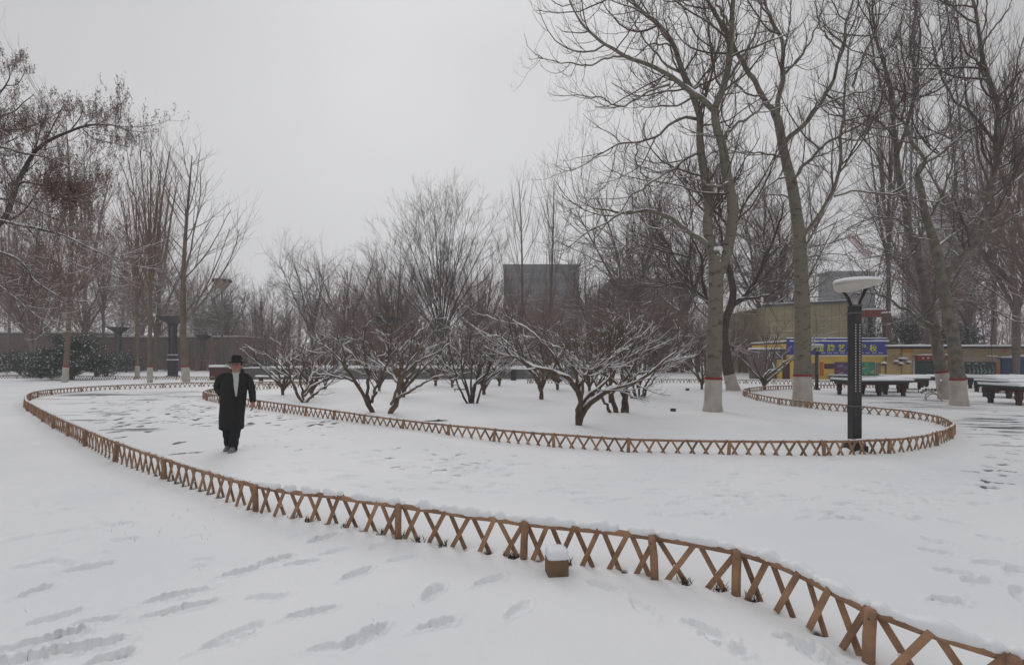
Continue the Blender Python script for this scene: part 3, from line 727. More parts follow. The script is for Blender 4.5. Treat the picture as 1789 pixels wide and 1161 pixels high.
# dark gnarled tree behind the big poplar
Y5 = gnd(1278, 682)[1]
T5 = [
 ([(1282, 686), (1277, 665), (1272, 645), (1268, 615), (1264, 590), (1267, 560), (1275, 538), (1281, 512), (1276, 480), (1268, 450), (1262, 420)], Y5, 0, .30, .10),
 ([(1275, 545), (1283, 530), (1311, 508), (1325, 480), (1335, 455), (1345, 431), (1362, 390), (1370, 350)], Y5, -1.2, .14, .025),
 ([(1290, 522), (1310, 521), (1331, 519), (1360, 505), (1385, 480), (1400, 470)], Y5 - .3, -1, .07, .012),
 ([(1266, 600), (1260, 570), (1237, 530), (1211, 505), (1190, 495), (1150, 500), (1100, 505)], Y5, -1.5, .11, .012),
 ([(1237, 530), (1228, 490), (1225, 450), (1200, 400), (1180, 360)], Y5 - .5, 1.0, .09, .015),
 ([(1225, 520), (1190, 470), (1160, 420), (1130, 380), (1105, 360)], Y5 - .5, -1, .07, .012),
 ([(1264, 430), (1290, 380), (1310, 340), (1330, 310)], Y5, -1.4, .07, .012),
 ([(1264, 430), (1250, 380), (1215, 330), (1180, 300)], Y5, 1.4, .07, .012),
 ([(1208, 450), (1165, 440), (1120, 430), (1080, 440), (1050, 450)], Y5 - .4, 1.4, .06, .01),
 ([(1330, 470), (1350, 440), (1385, 420), (1410, 400)], Y5 - .6, 1.4, .05, .01),
]
traced_tree('dark gnarled tree with grey foot right behind the big two-stemmed poplar', (1279, 682), T5, np.random.default_rng(105), None, bark='dark_bark', tw='twig', sp=(.3, .17), name='old_tree', wash=None, dens=1.1, up1=.3, up2=.5, lens=(2.2, .7), reach=.5, ang1=.8, foot=.85)

# the seed-bearing tree that reaches in from the left edge
g6 = np.random.default_rng(106); YL = 9.5
TL = [
 ([(-240, 800), (-235, 700), (-220, 560), (-190, 480), (-120, 450), (-60, 430)], YL, 0, .20, .10),
 ([(-60, 430), (-20, 405), (5, 385), (16, 364), (33, 315), (61, 265), (91, 243), (116, 232), (149, 220), (176, 218), (209, 221), (232, 236)], YL, -.3, .055, .008),
 ([(146, 227), (165, 243), (198, 250), (226, 257)], YL - .2, -.3, .012, .004),
 ([(-120, 450), (-30, 388), (36, 394), (77, 402), (116, 413), (154, 432), (193, 449)], YL, -1.1, .04, .006),
 ([(-60, 432), (-20, 436), (33, 454), (61, 490), (91, 510), (116, 526)], YL, -.8, .03, .005),
 ([(-100, 450), (-20, 468), (41, 487), (69, 501), (100, 500)], YL, .8, .028, .005),
 ([(-140, 445), (-90, 300), (-30, 210), (0, 203), (25, 195), (40, 180), (60, 165)], YL, .7, .05, .006),
 ([(-60, 230), (0, 162), (11, 147), (17, 133), (15, 111)], YL, .5, .03, .005),
 ([(9, 150), (30, 147), (41, 130), (42, 120)], YL + .4, -.1, .01, .004),
 ([(-100, 320), (-20, 260), (41, 268), (83, 276), (120, 290), (152, 300)], YL, -.5, .03, .005),
 ([(25, 330), (41, 318), (69, 323), (91, 326), (115, 345), (150, 340), (185, 325)], YL - .2, -.5, .022, .005),
 ([(-60, 260), (-10, 230), (40, 225), (80, 210), (110, 190)], YL, .8, .025, .005),
 ([(-90, 380), (-30, 350), (20, 350), (60, 365), (110, 385), (160, 370)], YL, .8, .028, .005),
 ([(70, 262), (85, 235), (100, 205), (110, 185)], YL - .1, .5, .018, .005),
 ([(120, 232), (140, 205), (145, 180)], YL - .1, .3, .014, .005),
 ([(-60, 470), (0, 500), (50, 540), (90, 575)], YL, -.6, .02, .005),
 ([(0, 390), (40, 370), (90, 300), (130, 270)], YL, .6, .02, .005),
]
oL = (*gnd(-240, 777), 0)
tL = thing('seed_tree', 'dark twiggy tree full of dry seed sprigs leaning in from the left edge', 'tree', oL)
PLs = [limb(*q) for q in TL]; P = np.stack([rel(p, oL) for p, r in PLs]); R = np.stack([r for p, r in PLs])
tr = MB(); br = MB(); sn = MB(); sd = MB()
for p, r in zip(P, R): tr.tube(p, r, 10)
sub, subR = P[1:], R[1:]
a, ra = spawn(sub, subR, g6, .10, (.2, 1), .8, .25, .22, .3, .4, 6, .7, .1, .009, .2, .9, .4)
b2, rb = spawn(a, ra, g6, .085, (.15, 1), .7, .25, .45, .3, .35, 4, .9, .12, .010, .08, .4, .5)
br.tubes(a, ra, 5); br.tubes(b2, rb, 3)
snow_on(sn, sub, subR, 6, g=g6); snow_on(sn, a, ra, 4, g=g6, grow=.9); snow_on(sn, b2, rb, 3, g=g6, grow=.9, minr=.0035)
ends = np.concatenate([a[:, -1], b2[:, -1], b2[:, 2]]); nE = len(ends)
def leaflets(b, pos, n, g, size, spread, upb=1.0, width=.35):
    """n thin pointed leaves round every position, mostly upright"""
    N = len(pos); c = np.repeat(pos, n, 0) + g.normal(size=(N * n, 3)) * np.array(spread)
    d = g.normal(size=(N * n, 3)); d[:, 2] = np.abs(d[:, 2]) * .6 + upb; d = nrm(d)
    s = nrm(np.cross(d, g.normal(size=(N * n, 3)))); l = size * g.uniform(.6, 1.4, size=(N * n, 1))
    v = np.stack([c, c + d * l * .5 + s * l * width * .5, c + d * l, c + d * l * .5 - s * l * width * .5], 1)
    b.add(v.reshape(-1, 3), np.arange(N * n * 4).reshape(-1, 4))
leaflets(sd, ends, 14, g6, .046, (.011, .011, .058), 1.4, .20)
nest = np.array(P3(112, 335, YL - .3)) - np.array(oL)
leaflets(sd, nest + g6.normal(size=(700, 3)) * np.array([.20, .16, .15]), 5, g6, .06, (.03, .03, .03), .3)
tr.build('trunk', M['dark_bark'], tL, smooth=True); br.build('crown', M['twig'], tL, smooth=True); sd.build('seed_sprigs', M['seed'], tL); sn.build('snow_load', M['snow'], tL, smooth=True)

# ---- small spreading fruit trees on the bed, all branches loaded with snow
def plum(label, base_px, limbs, seed, extra=2, hgt=2.6, spread=2.2, thick=1.0, dens=1.0, bark='plum_bark', name='fruit_tree', group='snow-laden fruit trees on the bed'):
    g = np.random.default_rng(seed); bx, by = gnd(*base_px); o = (bx, by, 0)
    t = thing(name, label, 'tree', o, 0, group)
    PL = []; RL = []
    for pts, dY, r0, r1 in limbs:
        p, r = limb(pts, by, dY, r0 * thick, r1 * thick, 16); PL.append(rel(p, o)); RL.append(r)
    for q in range(extra):                 # limbs towards and away from the camera
        az = g.uniform(0, 6.28); sy = np.sin(az); sx = np.cos(az) * .8
        h0 = g.uniform(.12, .3) * hgt; 
        w = np.array([(0, 0, h0 * .6), (sx * .12 * spread, sy * .12 * spread, h0 + .1), (sx * .38 * spread, sy * .38 * spread, hgt * .42), (sx * .62 * spread, sy * .62 * spread, hgt * .62), (sx * g.uniform(.7, 1) * spread, sy * g.uniform(.7, 1) * spread, hgt * g.uniform(.75, 1))])
        w[2:] += g.normal(size=(3, 3)) * .08 * spread
        p = catmull(w, 16); PL.append(p); RL.append(np.linspace(.05, .011, 16) * thick)
    P = np.stack(PL); R = np.stack(RL); tr = MB(); br = MB(); sn = MB(); bud = MB()
    for p, r in zip(P, R):
        p[1:-1] += g.normal(size=(14, 3)) * .018
        tr.tube(p, r * (1 + .25 * (g.random(16) - .5)), 10)
    a, ra = spawn(P, R, g, .20 / dens, (.25, 1), .62, .2, .36, .35, .35, 7, .55, .075, .014, .25, 1.3 * hgt / 2.6, .45, .7)
    b2, rb = spawn(a, ra, g, .17 / dens, (.15, 1), .62, .25, .42, .3, .35, 5, .5, .09, .013, .12, .7, .5, .8, rmin=.0035)
    c, rc = spawn(b2, rb, g, .19 / dens, (.2, 1), .7, .3, .4, .2, .3, 3, .6, .10, .014, .06, .25, .6, .8, rmin=.0028)
    br.tubes(a, ra, 5); br.tubes(b2, rb, 4); br.tubes(c, rc, 3)
    snow_on(sn, P, R, 8, grow=.90, g=g, slope=1.0, lift=.60, minr=.018); snow_on(sn, a, ra, 5, grow=1.15, g=g, minr=.0095, slope=.90)
    snow_on(sn, b2, rb, 4, grow=1.0, g=g, minr=.006, slope=.82); snow_on(sn, c, rc, 3, grow=.8, g=g, minr=.0035, slope=.7)
    tips = c[g.random(len(c)) < .22][:, -1]
    for tp in tips: 
        q = .009 + .007 * g.random(); sn.lathe([(0, q), (q, q * .3), (q * .7, -q * .6), (0, -q)], tp, 5)
    tr.build('trunk', M[bark], t, smooth=True); br.build('crown', M['twig'], t, smooth=True); sn.build('snow_load', M['snow'], t, smooth=True)
    return t
plum('nearest fruit tree, low forked trunk and two wide limbs, in the middle of the bed', (1011, 742),
 [([(1011, 746), (1010, 725), (1012, 705), (1010, 685), (1000, 672), (980, 655), (955, 648), (925, 640), (895, 620), (870, 596)], -.5, .085, .018),
  ([(1011, 744), (1018, 718), (1040, 695), (1070, 680), (1100, 672), (1130, 655), (1160, 632), (1185, 612)], -.7, .08, .016),
  ([(1016, 715), (1030, 700), (1042, 680), (1055, 650), (1075, 615), (1090, 585), (1105, 560)], .6, .05, .012),
  ([(1010, 690), (1015, 668), (1035, 650), (1060, 635), (1080, 615), (1100, 610)], -1.0, .055, .012),
  ([(1008, 680), (1005, 650), (990, 625), (985, 610), (965, 605)], -.3, .05, .012),
  ([(955, 648), (920, 632), (880, 592), (850, 586)], .4, .035, .008),
  ([(1040, 695), (1060, 640), (1065, 600), (1070, 560)], .9, .04, .01),
  ([(985, 655), (960, 610), (930, 580), (905, 565)], -.8, .035, .009)], 201, extra=2, hgt=2.75, spread=2.3, dens=1.05)
plum('fruit tree behind the near one, its crown passing behind the left limb', (946, 697),
 [([(946, 700), (945, 680), (938, 660), (920, 640), (900, 615), (880, 600)], -.4, .09, .016), ([(945, 682), (955, 660), (968, 640), (985, 615), (1000, 590)], .5, .07, .014), ([(944, 670), (930, 630), (915, 590), (905, 562)], .8, .05, .012), ([(946, 675), (950, 640), (945, 600), (955, 565)], -.8, .05, .012)],
 202, extra=2, hgt=3.4, spread=2.4)
plum('fruit tree with two leaning bare stems left of a pair, behind the near tree', (1066, 720),
 [([(1076, 722), (1072, 705), (1062, 680), (1050, 655), (1035, 620), (1030, 590)], .4, .06, .014), ([(1066, 720), (1056, 700), (1045, 680), (1035, 660), (1020, 630)], -.4, .05, .012), ([(1078, 722), (1070, 690), (1066, 660), (1075, 620), (1090, 570)], .6, .06, .014), ([(1062, 680), (1080, 640), (1110, 610), (1130, 580)], -.4, .045, .01)],
 203, extra=1, hgt=2.9, spread=2.0)
plum('fruit tree with twin stems close together, right of the leaning pair', (1090, 720),
 [([(1088, 722), (1090, 700), (1092, 675), (1098, 650), (1120, 615), (1150, 580)], .5, .075, .014), ([(1096, 722), (1096, 700), (1094, 680), (1085, 650), (1085, 600), (1080, 560)], -.4, .06, .014), ([(1092, 680), (1110, 655), (1150, 640), (1190, 620)], -.6, .05, .012), ([(1092, 660), (1120, 620), (1135, 585), (1140, 560)], .9, .045, .01)],
 204, extra=1, hgt=2.9, spread=2.2)
plum('orange-barked fruit tree with a leaning trunk, right one of a pair by the inner fence', (683, 722),
 [([(680, 724), (687, 710), (696, 694), (697, 680), (697, 663), (690, 640), (680, 610), (675, 575)], .4, .085, .015), ([(692, 697), (705, 690), (720, 680), (735, 672), (755, 662), (775, 655)], -.8, .05, .012), ([(697, 662), (715, 645), (735, 630), (765, 615), (785, 600)], -.6, .05, .012), ([(695, 668), (682, 655), (670, 640), (655, 620), (650, 585)], .7, .045, .012), ([(690, 640), (700, 610), (720, 590), (735, 575)], .9, .04, .01), ([(697, 665), (700, 630), (685, 600), (665, 580)], -.8, .04, .01)],
 205, extra=1, hgt=2.9, spread=2.1, bark='warm_bark')
plum('fruit tree with a long left-leaning trunk, left one of a pair by the inner fence', (650, 720),
 [([(652, 722), (642, 706), (632, 685), (620, 665), (606, 642), (590, 625), (575, 610), (560, 600)], -.5, .075, .014), ([(645, 706), (643, 690), (643, 665), (640, 645), (620, 625), (600, 605), (580, 588)], .4, .06, .012), ([(606, 642), (600, 610), (590, 585)], -.3, .035, .01), ([(643, 660), (650, 635), (670, 620), (690, 600)], .8, .04, .01), ([(620, 665), (600, 660), (570, 655), (545, 650)], -.7, .035, .01), ([(640, 645), (635, 600), (640, 570), (650, 560)], -.6, .035, .01)],
 206, extra=1, hgt=2.7, spread=2.2)
plum('wide low fruit tree branching from the ground near the man', (531, 702),
 [([(531, 704), (520, 690), (512, 670), (500, 650), (480, 630), (460, 615)], -.5, .06, .012), ([(532, 704), (545, 692), (560, 680), (578, 668), (595, 655)], -.6, .055, .012), ([(530, 700), (528, 680), (525, 660), (530, 640), (540, 620), (548, 605)], .4, .05, .012), ([(515, 680), (505, 645), (495, 615), (485, 595)], .7, .04, .01), ([(530, 690), (545, 660), (565, 635), (580, 610)], .9, .045, .01), ([(505, 660), (480, 645), (460, 640)], -.3, .03, .01)],
 207, extra=2, hgt=2.0, spread=2.1, dens=1.1)
shr = [([(818, 706), (808, 690), (798, 660), (790, 630), (778, 590)], -.3, .045, .01), ([(821, 706), (814, 670), (806, 640), (808, 600), (800, 570)], .5, .045, .01), ([(823, 706), (822, 675), (826, 640), (820, 600), (830, 570)], -.5, .045, .01),
       ([(826, 706), (830, 675), (840, 645), (856, 610), (870, 590)], .5, .045, .01), ([(833, 705), (840, 680), (860, 655), (885, 640), (905, 625)], -.4, .045, .01), ([(820, 700), (805, 660), (782, 640), (765, 620)], .4, .04, .01), ([(824, 700), (836, 650), (840, 610), (850, 575)], .9, .04, .01)]
plum('many-stemmed snowy shrub left of the near fruit tree', (824, 704), shr, 208, extra=2, hgt=2.6, spread=1.7, name='stem_shrub', bark='dark_bark', dens=1.0)
shr2 = [([(1105, 697), (1092, 670), (1085, 640), (1075, 600)], -.3, .05, .012), ([(1109, 697), (1108, 670), (1112, 630), (1108, 590)], .5, .05, .012), ([(1116, 697), (1118, 670), (1128, 640), (1140, 600)], -.5, .05, .012), ([(1123, 697), (1132, 675), (1150, 655), (1170, 635), (1195, 610)], .5, .05, .012), ([(1118, 696), (1135, 660), (1160, 630), (1175, 600)], -.8, .05, .012), ([(1112, 697), (1100, 650), (1098, 610), (1090, 580)], .9, .05, .01)]
plum('many-stemmed snowy shrub whose twigs reach the big two-stemmed poplar', (1114, 695), shr2, 209, extra=2, hgt=3.4, spread=2.3, name='stem_shrub', bark='dark_bark')
sm = [((705, 694), 210, 2.9, 1.9, 'small fruit tree seen between the pair by the inner fence'), ((663, 683), 211, 3.0, 1.9, 'thin fruit tree far back left of the dark lamp column'), ((761, 674), 212, 3.2, 2.4, 'small fruit tree in front of the low wall, left of the many-stemmed shrub'),
      ((872, 674), 213, 3.0, 2.2, 'small fruit tree far back beside the dark utility box'), ((494, 690), 214, 2.5, 1.8, 'small fruit tree just behind the wide low one near the man'), ((568, 679), 215, 3.0, 2.2, 'fruit tree at the end of the inner back fence by the low wall'),
      ((1226, 680), 216, 3.0, 2.4, 'thin snowy fruit tree directly left of the big poplar foot'), ((1335, 681), 217, 3.0, 2.6, 'slanting snowy fruit tree between the gnarled tree and the straight poplar'), ((790, 676), 218, 3.0, 2.2, 'small fruit tree just left of the many-stemmed shrub foot'),
      ((845, 689), 219, 2.8, 1.8, 'thin fruit tree right behind the many-stemmed shrub'), ((545, 694), 220, 2.2, 1.6, 'little fruit tree right behind the wide low one'), ((974, 681), 221, 3.4, 2.5, 'small fruit tree in front of the far lattice fence, left of the near tree trunk'), ((1030, 684), 222, 3.2, 2.4, 'small fruit tree seen through the fork of the near tree')]
for bp_, sd_, h_, sp_, lb in sm:
    gq = np.random.default_rng(sd_); L_ = []
    x0, y0 = bp_; sc = 850 / gnd(*bp_)[1]
    for q in range(5):
        s_ = (q - 2) / 2 + gq.uniform(-.2, .2)
        L_.append(([(x0, y0 + 2), (x0 + s_ * .06 * sc, y0 - .35 * sc), (x0 + s_ * .35 * sp_ * sc, y0 - h_ * .4 * sc), (x0 + s_ * .7 * sp_ * sc, y0 - h_ * .68 * sc), (x0 + s_ * .95 * sp_ * sc, y0 - h_ * gq.uniform(.75, 1.0) * sc)], gq.uniform(-1, 1), .06, .012))
    plum(lb, bp_, L_, sd_, extra=3, hgt=h_, spread=sp_, dens=.62)

# ---- background trees: a few builds, copied
def proto_tree(kind, g, name):
    """tree 10 m tall standing at the origin"""
    root = thing(name, 'x', 'tree', (0, 0, 0))
    tr = MB(); br = MB(); sn = MB()
    if kind == 'poplar':       # one straight leader, steep side branches
        t = np.linspace(0, 1, 20); tr_p = np.stack([.25 * np.sin(t * 2.5), .15 * np.sin(t * 3 + 1), t * 9.0], 1)
        P0, R0 = tr_p[None], (.095 * (1 - t) ** .8 + .010)[None]
        a, ra = spawn(P0, R0, g, .24, (.22, .97), .60, .15, .44, .75, .25, 8, .60, .05, .007, .5, 4.2, .3)
        b2, rb = spawn(a, ra, g, .42, (.15, 1), .5, .15, .45, .35, .3, 6, .6, .06, .008, .3, 2.0, .4)
        c, rc = spawn(b2, rb, g, .34, (.15, 1), .5, .2, .5, .3, .3, 4, .5, .08, .009, .15, .9, .5)
    elif kind == 'vase':       # several stems fanning from low down
        P0 = []; R0 = []
        for q in range(24):
            az = q * 2.4 + g.uniform(-.3, .3); s_ = 1.05 * math.sqrt((q + .3) / 24) * g.uniform(.95, 1.05)
            w = [(0, 0, -.1), (.22 * s_ * math.cos(az), .22 * s_ * math.sin(az), 1.2 + .03 * q), (1.3 * s_ * math.cos(az), 1.3 * s_ * math.sin(az), 3.6), (2.7 * s_ * math.cos(az), 2.7 * s_ * math.sin(az), 6.0 - .5 * s_ ** 2), (3.9 * s_ * math.cos(az), 3.9 * s_ * math.sin(az), 9.0 - 2.9 * s_ ** 2)]
            P0.append(catmull(w, 20)); R0.append(np.linspace(.055 if q else .10, .014, 20))
        P0 = np.stack(P0); R0 = np.stack(R0)
        a, ra = spawn(P0, R0, g, .40, (.25, 1), .45, .15, .28, .3, .3, 7, .25, .06, .007, .4, 2.6, .35)
        b2, rb = spawn(a, ra, g, .30, (.1, 1), .5, .15, .45, .3, .3, 5, .3, .07, .007, .3, 1.5, .4)
        c, rc = spawn(b2, rb, g, .24, (.15, 1), .5, .2, .5, .3, .3, 4, .3, .08, .008, .15, .8, .5)
    elif kind == 'brush':      # short trunk carrying a bundle of long upright leaders
        P0 = []; R0 = []
        for q in range(9):
            az = q * 2.4 + g.uniform(-.3, .3); s_ = g.uniform(.35, 1.0) * (1 if q else .1)
            w = [(0, 0, -.1), (.03, .02, 2.6 + .25 * q), (.35 * s_ * math.cos(az), .35 * s_ * math.sin(az), 4.4 + .1 * q), (.75 * s_ * math.cos(az), .75 * s_ * math.sin(az), 6.8), (1.15 * s_ * math.cos(az), 1.15 * s_ * math.sin(az), g.uniform(7.6, 9.4))]
            P0.append(catmull(w, 20)); R0.append(np.linspace(.09 if q == 0 else .06, .008, 20))
        P0 = np.stack(P0); R0 = np.stack(R0)
        a, ra = spawn(P0, R0, g, .45, (.38, 1), .45, .15, .26, .5, .3, 7, .5, .06, .006, .4, 2.4, .3)
        b2, rb = spawn(a, ra, g, .40, (.15, 1), .45, .15, .45, .3, .3, 5, .5, .07, .007, .3, 1.3, .4)
        c, rc = spawn(b2, rb, g, .45, (.15, 1), .5, .2, .5, .3, .3, 3, .4, .08, .008, .15, .7, .5)
    elif kind == 'round':      # forked trunk and a tangled round crown
        P0 = []; R0 = []
        for q in range(6):
            az = q * 1.9 + g.uniform(-.4, .4); s_ = g.uniform(.6, 1.2)
            w = [(0, 0, -.1), (.05, .03, 2.0 + .2 * q), (.8 * s_ * math.cos(az), .8 * s_ * math.sin(az), 4.3), (1.9 * s_ * math.cos(az + .3), 1.9 * s_ * math.sin(az + .3), 6.2), (2.8 * s_ * math.cos(az + .2), 2.8 * s_ * math.sin(az + .2), 8.2)]
            P0.append(catmull(w, 18)); R0.append(np.linspace(.105, .022, 18))
        P0 = np.stack(P0); R0 = np.stack(R0)
        a, ra = spawn(P0, R0, g, .38, (.25, 1), .85, .25, .38, .3, .3, 7, .3, .13, .009, .5, 3.2, .35)
        b2, rb = spawn(a, ra, g, .30, (.1, 1), .75, .25, .45, .3, .3, 5, .2, .14, .008, .3, 1.6, .4)
        c, rc = spawn(b2, rb, g, .26, (.15, 1), .7, .25, .5, .3, .3, 4, .2, .14, .009, .15, .8, .5)
    elif kind == 'pollard':    # lopped trunk with a brush of upright shoots
        t = np.linspace(0, 1, 12); tr_p = np.stack([.1 * np.sin(t * 4), t * 0, t * 6.2], 1)
        P0, R0 = tr_p[None], (.17 - .05 * t + .10 * np.exp(-((t - .97) / .05) ** 2))[None]
        a, ra = spawn(P0, R0, g, .16, (.5, .98), .45, .2, .38, .0, .3, 6, .8, .05, .009, .5, 3.6, .4)
        b2, rb = spawn(a, ra, g, .4, (.15, 1), .4, .15, .4, .3, .3, 5, .4, .06, .009, .3, 1.5, .4)
        c, rc = spawn(b2, rb, g, .4, (.15, 1), .4, .2, .5, .3, .3, 3, .4, .08, .009, .15, .7, .5)
    for p, r in zip(P0, R0): tr.tube(p, r, 9)
    rs = 1.25
    br.tubes(a, ra * 1.1, 4); br.tubes(b2, rb * 1.15, 3); br.tubes(c, rc * rs, 3)
    if kind != 'pollard':
        snow_on(sn, a, ra, 4, g=g, grow=.85, minr=.008, slope=.8)
        snow_on(sn, P0, R0, 5, g=g, grow=.7, slope=.8)
        snow_on(sn, b2, rb, 3, g=g, grow=.8, minr=.006, slope=.6)
    return root, tr, br, sn
protos = {}
for kd, sd_, tw, nm in (('poplar', 31, 'twig_g', 'bare_tree'), ('poplar', 32, 'twig_b', 'bare_tree'), ('vase', 33, 'twig_g', 'vase_shaped_tree'), ('vase', 34, 'twig_b', 'vase_shaped_tree'), ('round', 35, 'twig_g', 'bare_tree'), ('round', 36, 'twig_b', 'bare_tree'), ('pollard', 37, 'twig_g', 'pollard_tree'), ('brush', 38, 'twig_b', 'bare_tree'), ('brush', 39, 'twig_g', 'bare_tree')):
    rt, tr, br, sn = proto_tree(kd, np.random.default_rng(sd_), nm)
    tr.build('trunk', M['warm_bark' if (kd, tw) in (('poplar', 'twig_b'), ('brush', 'twig_b'), ('poplar', 'twig_g')) else 'twig_g'], rt, smooth=True); br.build('crown', M[tw], rt); so = sn.build('snow_load', M['snow'], rt)
    protos[(kd, tw[-1])] = [rt, False]
def place(kind, tone, px, yb, ytop, label, group, wd=1.0, rz=0.0, wash=False, dz=0.0):
    x, y = gnd(px, yb); hgt = (yb - ytop) * y / F; sc = hgt / (9.3 if kind != 'pollard' else 8.6)
    pr = protos[(kind, tone)]
    s3 = (sc * wd, sc * wd, sc)
    if not pr[1]:
        r = pr[0]; pr[1] = True; r.location = (x, y, dz); r.rotation_euler = (0, 0, rz); r.scale = s3; r['label'] = label
    else: r = dup(pr[0], label, (x, y, dz), rz, s3)
    if group: r['group'] = group
    return r
# wash bands for the poplars by the left path are separate painted sleeves on the tree
G_L = 'bare trees along the left side'; G_M = 'bare trees behind the bed'; G_R = 'bare trees behind the shops side'; G_P = 'lopped trees in the gap of the tree line'
wl = []
wl.append(place('poplar', 'b', 110, 668, 190, 'bare poplar with white foot in front of the evergreen shrub', G_L, .8, .3))
wl.append(place('brush', 'b', 262, 668, 205, 'tallest slim bare poplar on the left, white foot, nearest the lattice fence', G_L, .85, 1.5))
wl.append(place('poplar', 'g', 333, 667, 255, 'slim bare poplar with a spreading crown right of the tall black lamp column', G_L, 1.25, 2.6))
wl.append(place('brush', 'b', 240, 661, 285, 'bare poplar between the two black lamp columns', G_L, .9, 4.1))
wl.append(place('brush', 'g', 16, 648, 330, 'bare tree with white foot at the left edge behind the far lattice fence', G_L, .9, 5.0))
lft = [('vase', 'b', 60, 652, 350, 'reddish bare tree left of the evergreen shrub'), ('brush', 'b', 180, 648, 372, 'reddish upright bare tree behind the shorter black lamp column'), ('round', 'b', 150, 646, 430, 'reddish tangled bare tree behind the evergreen shrub'),
       ('brush', 'b', 150, 644, 235, 'far slim tree whose shoots rise beside the seed tree'), ('round', 'b', 272, 648, 410, 'brown tangled tree behind the tall black lamp column'), ('round', 'b', -30, 646, 400, 'reddish bare tree cut by the left edge of the picture'),
       ('brush', 'b', 278, 645, 265, 'far slim tree just left of the spreading poplar'), ('round', 'g', 400, 645, 492, 'low grey tree beside the floodlight mast'), ('round', 'g', 372, 643, 500, 'low grey tree behind the floodlight mast'), ('round', 'g', 350, 642, 470, 'grey tangled tree between the spreading poplar and the floodlight mast'),
       ('poplar', 'b', 95, 641, 400, 'thin far tree above the long low building, left part'), ('poplar', 'b', 215, 641, 380, 'thin far tree above the long low building, right part'), ('round', 'g', 250, 642, 440, 'far round tree behind the long low building')]
for k_, (kd, tn, px, yb, yt, lb) in enumerate(lft): place(kd, tn, px, yb, yt, lb, G_L, 1.0, k_ * 1.3)
midt = [('vase', 'g', 690, 648, 440, 'bare tree at the left flank of the big fan-shaped one', 1.0), ('round', 'g', 545, 648, 440, 'open round-crowned tree left of the reddish thicket', .75), ('round', 'b', 603, 648, 445, 'dense reddish-brown tree between the open round tree and the big fan-shaped one', .9),
        ('poplar', 'g', 906, 650, 305, 'slim bare poplar in front of the grey office block, left one', .75), ('poplar', 'g', 962, 650, 305, 'slim bare poplar in front of the grey office block, right one', .85), ('round', 'b', 645, 645, 470, 'brown tree under the left edge of the big fan-shaped crown', .9), ('vase', 'b', 840, 647, 450, 'brown bushy tree right of the big fan-shaped one', 1.0),
        ('round', 'g', 1030, 648, 430, 'grey tangled tree right of the office block', .9), ('round', 'g', 1110, 650, 330, 'tall tangled tree left of the big poplar, above the curved-roof block', .95), ('vase', 'b', 1060, 652, 500, 'low reddish bushy tree below the curved-roof block', 1.1), ('vase', 'b', 940, 652, 520, 'low reddish bushy tree below the office block', 1.1),
        ('vase', 'b', 1160, 652, 500, 'low brown bushy tree just left of the big poplar', 1.1), ('round', 'g', 1200, 648, 330, 'grey tangled tree directly behind the big poplar', .9), ('round', 'g', 1335, 652, 310, 'grey tangled tree between the big poplar and the straight one', .9), ('vase', 'b', 1320, 655, 560, 'low brown bush by the dark wall left of the sign', 1.1),
        ('vase', 'b', 720, 650, 545, 'low reddish bush behind the far lamp column', 1.2), ('vase', 'b', 870, 652, 540, 'low reddish bush behind the many-stemmed shrub', 1.2), ('vase', 'b', 620, 650, 560, 'low reddish bush behind the left pair of fruit trees', 1.2), ('round', 'b', 480, 645, 545, 'low brown bush right of the man behind the wall', 1.2), ('round', 'g', 430, 643, 530, 'low grey bush right above the man', 1.2), ('round', 'b', 1240, 652, 540, 'low brown bush hidden behind the big poplar trunk', 1.1)]
for k_, (kd, tn, px, yb, yt, lb, wd) in enumerate(midt): place(kd, tn, px, yb, yt, lb, G_M, wd, k_ * 1.7 + .4, dz=0)
for k_, (px, yb, yt, lb) in enumerate([(446, 645, 500, 'lopped tree, leftmost of three close together above the man'), (457, 645, 480, 'lopped tree with the tallest brush of shoots in the sky gap'), (469, 644, 535, 'short lopped tree right of the tallest one in the sky gap'), (499, 645, 540, 'lopped tree on the right of the sky gap, left of its twin'), (506, 645, 522, 'lopped tree on the right of the sky gap, taller twin')]):
    place('pollard', 'g', px, yb, yt, lb, G_P, .7, k_ * 1.1)
# the big dome-crowned tree behind the low wall
gf = np.random.default_rng(77); bx, by = gnd(771, 652); tf = thing('dome_crowned_tree', 'big fan-shaped bare tree with a domed crown rising behind the low wall', 'tree', (bx, by, 0), 0, G_M)
PL = []; RL = []
ends_ = [(664, 452), (678, 425), (690, 405), (703, 388), (715, 374), (736, 358), (757, 349), (779, 346), (800, 351), (821, 362), (842, 380), (860, 402), (872, 428), (875, 456), (725, 395), (768, 380), (810, 390), (700, 440), (838, 440), (790, 368), (746, 370), (660, 478), (882, 486)]
for q, (ex, ey) in enumerate(ends_):
    dx, dy = ex - 771, 596 - ey; k = gf.uniform(-.03, .03)
    P_, R_ = limb([(771 + dx * .01, 655), (771 + dx * .03, 600), (771 + dx * (.20 + k), 596 - dy * .26), (771 + dx * (.58 + k), 596 - dy * .62), (ex, ey)], by, gf.uniform(-4.5, 4.5) * (1 - abs(dx) / 150), .075 if q % 3 else .10, .016, 20)
    PL.append(rel(P_, (bx, by, 0))); RL.append(R_)
P = np.stack(PL); R = np.stack(RL); tr = MB(); br = MB(); sn = MB()
for p, r in zip(P, R): tr.tube(p, r, 8)
tr.tube([(0, 0, -.1), (0, 0, 1.6), (0, 0, 2.8)], [.40, .32, .22], 12)
a, ra = spawn(P, R, gf, .58, (.40, 1), .50, .15, .20, .2, .3, 7, .25, .06, .010, .6, 3.4, .4)
b2, rb = spawn(a, ra, gf, .46, (.1, 1), .50, .18, .5, .3, .3, 5, .25, .08, .010, .4, 1.8, .4)
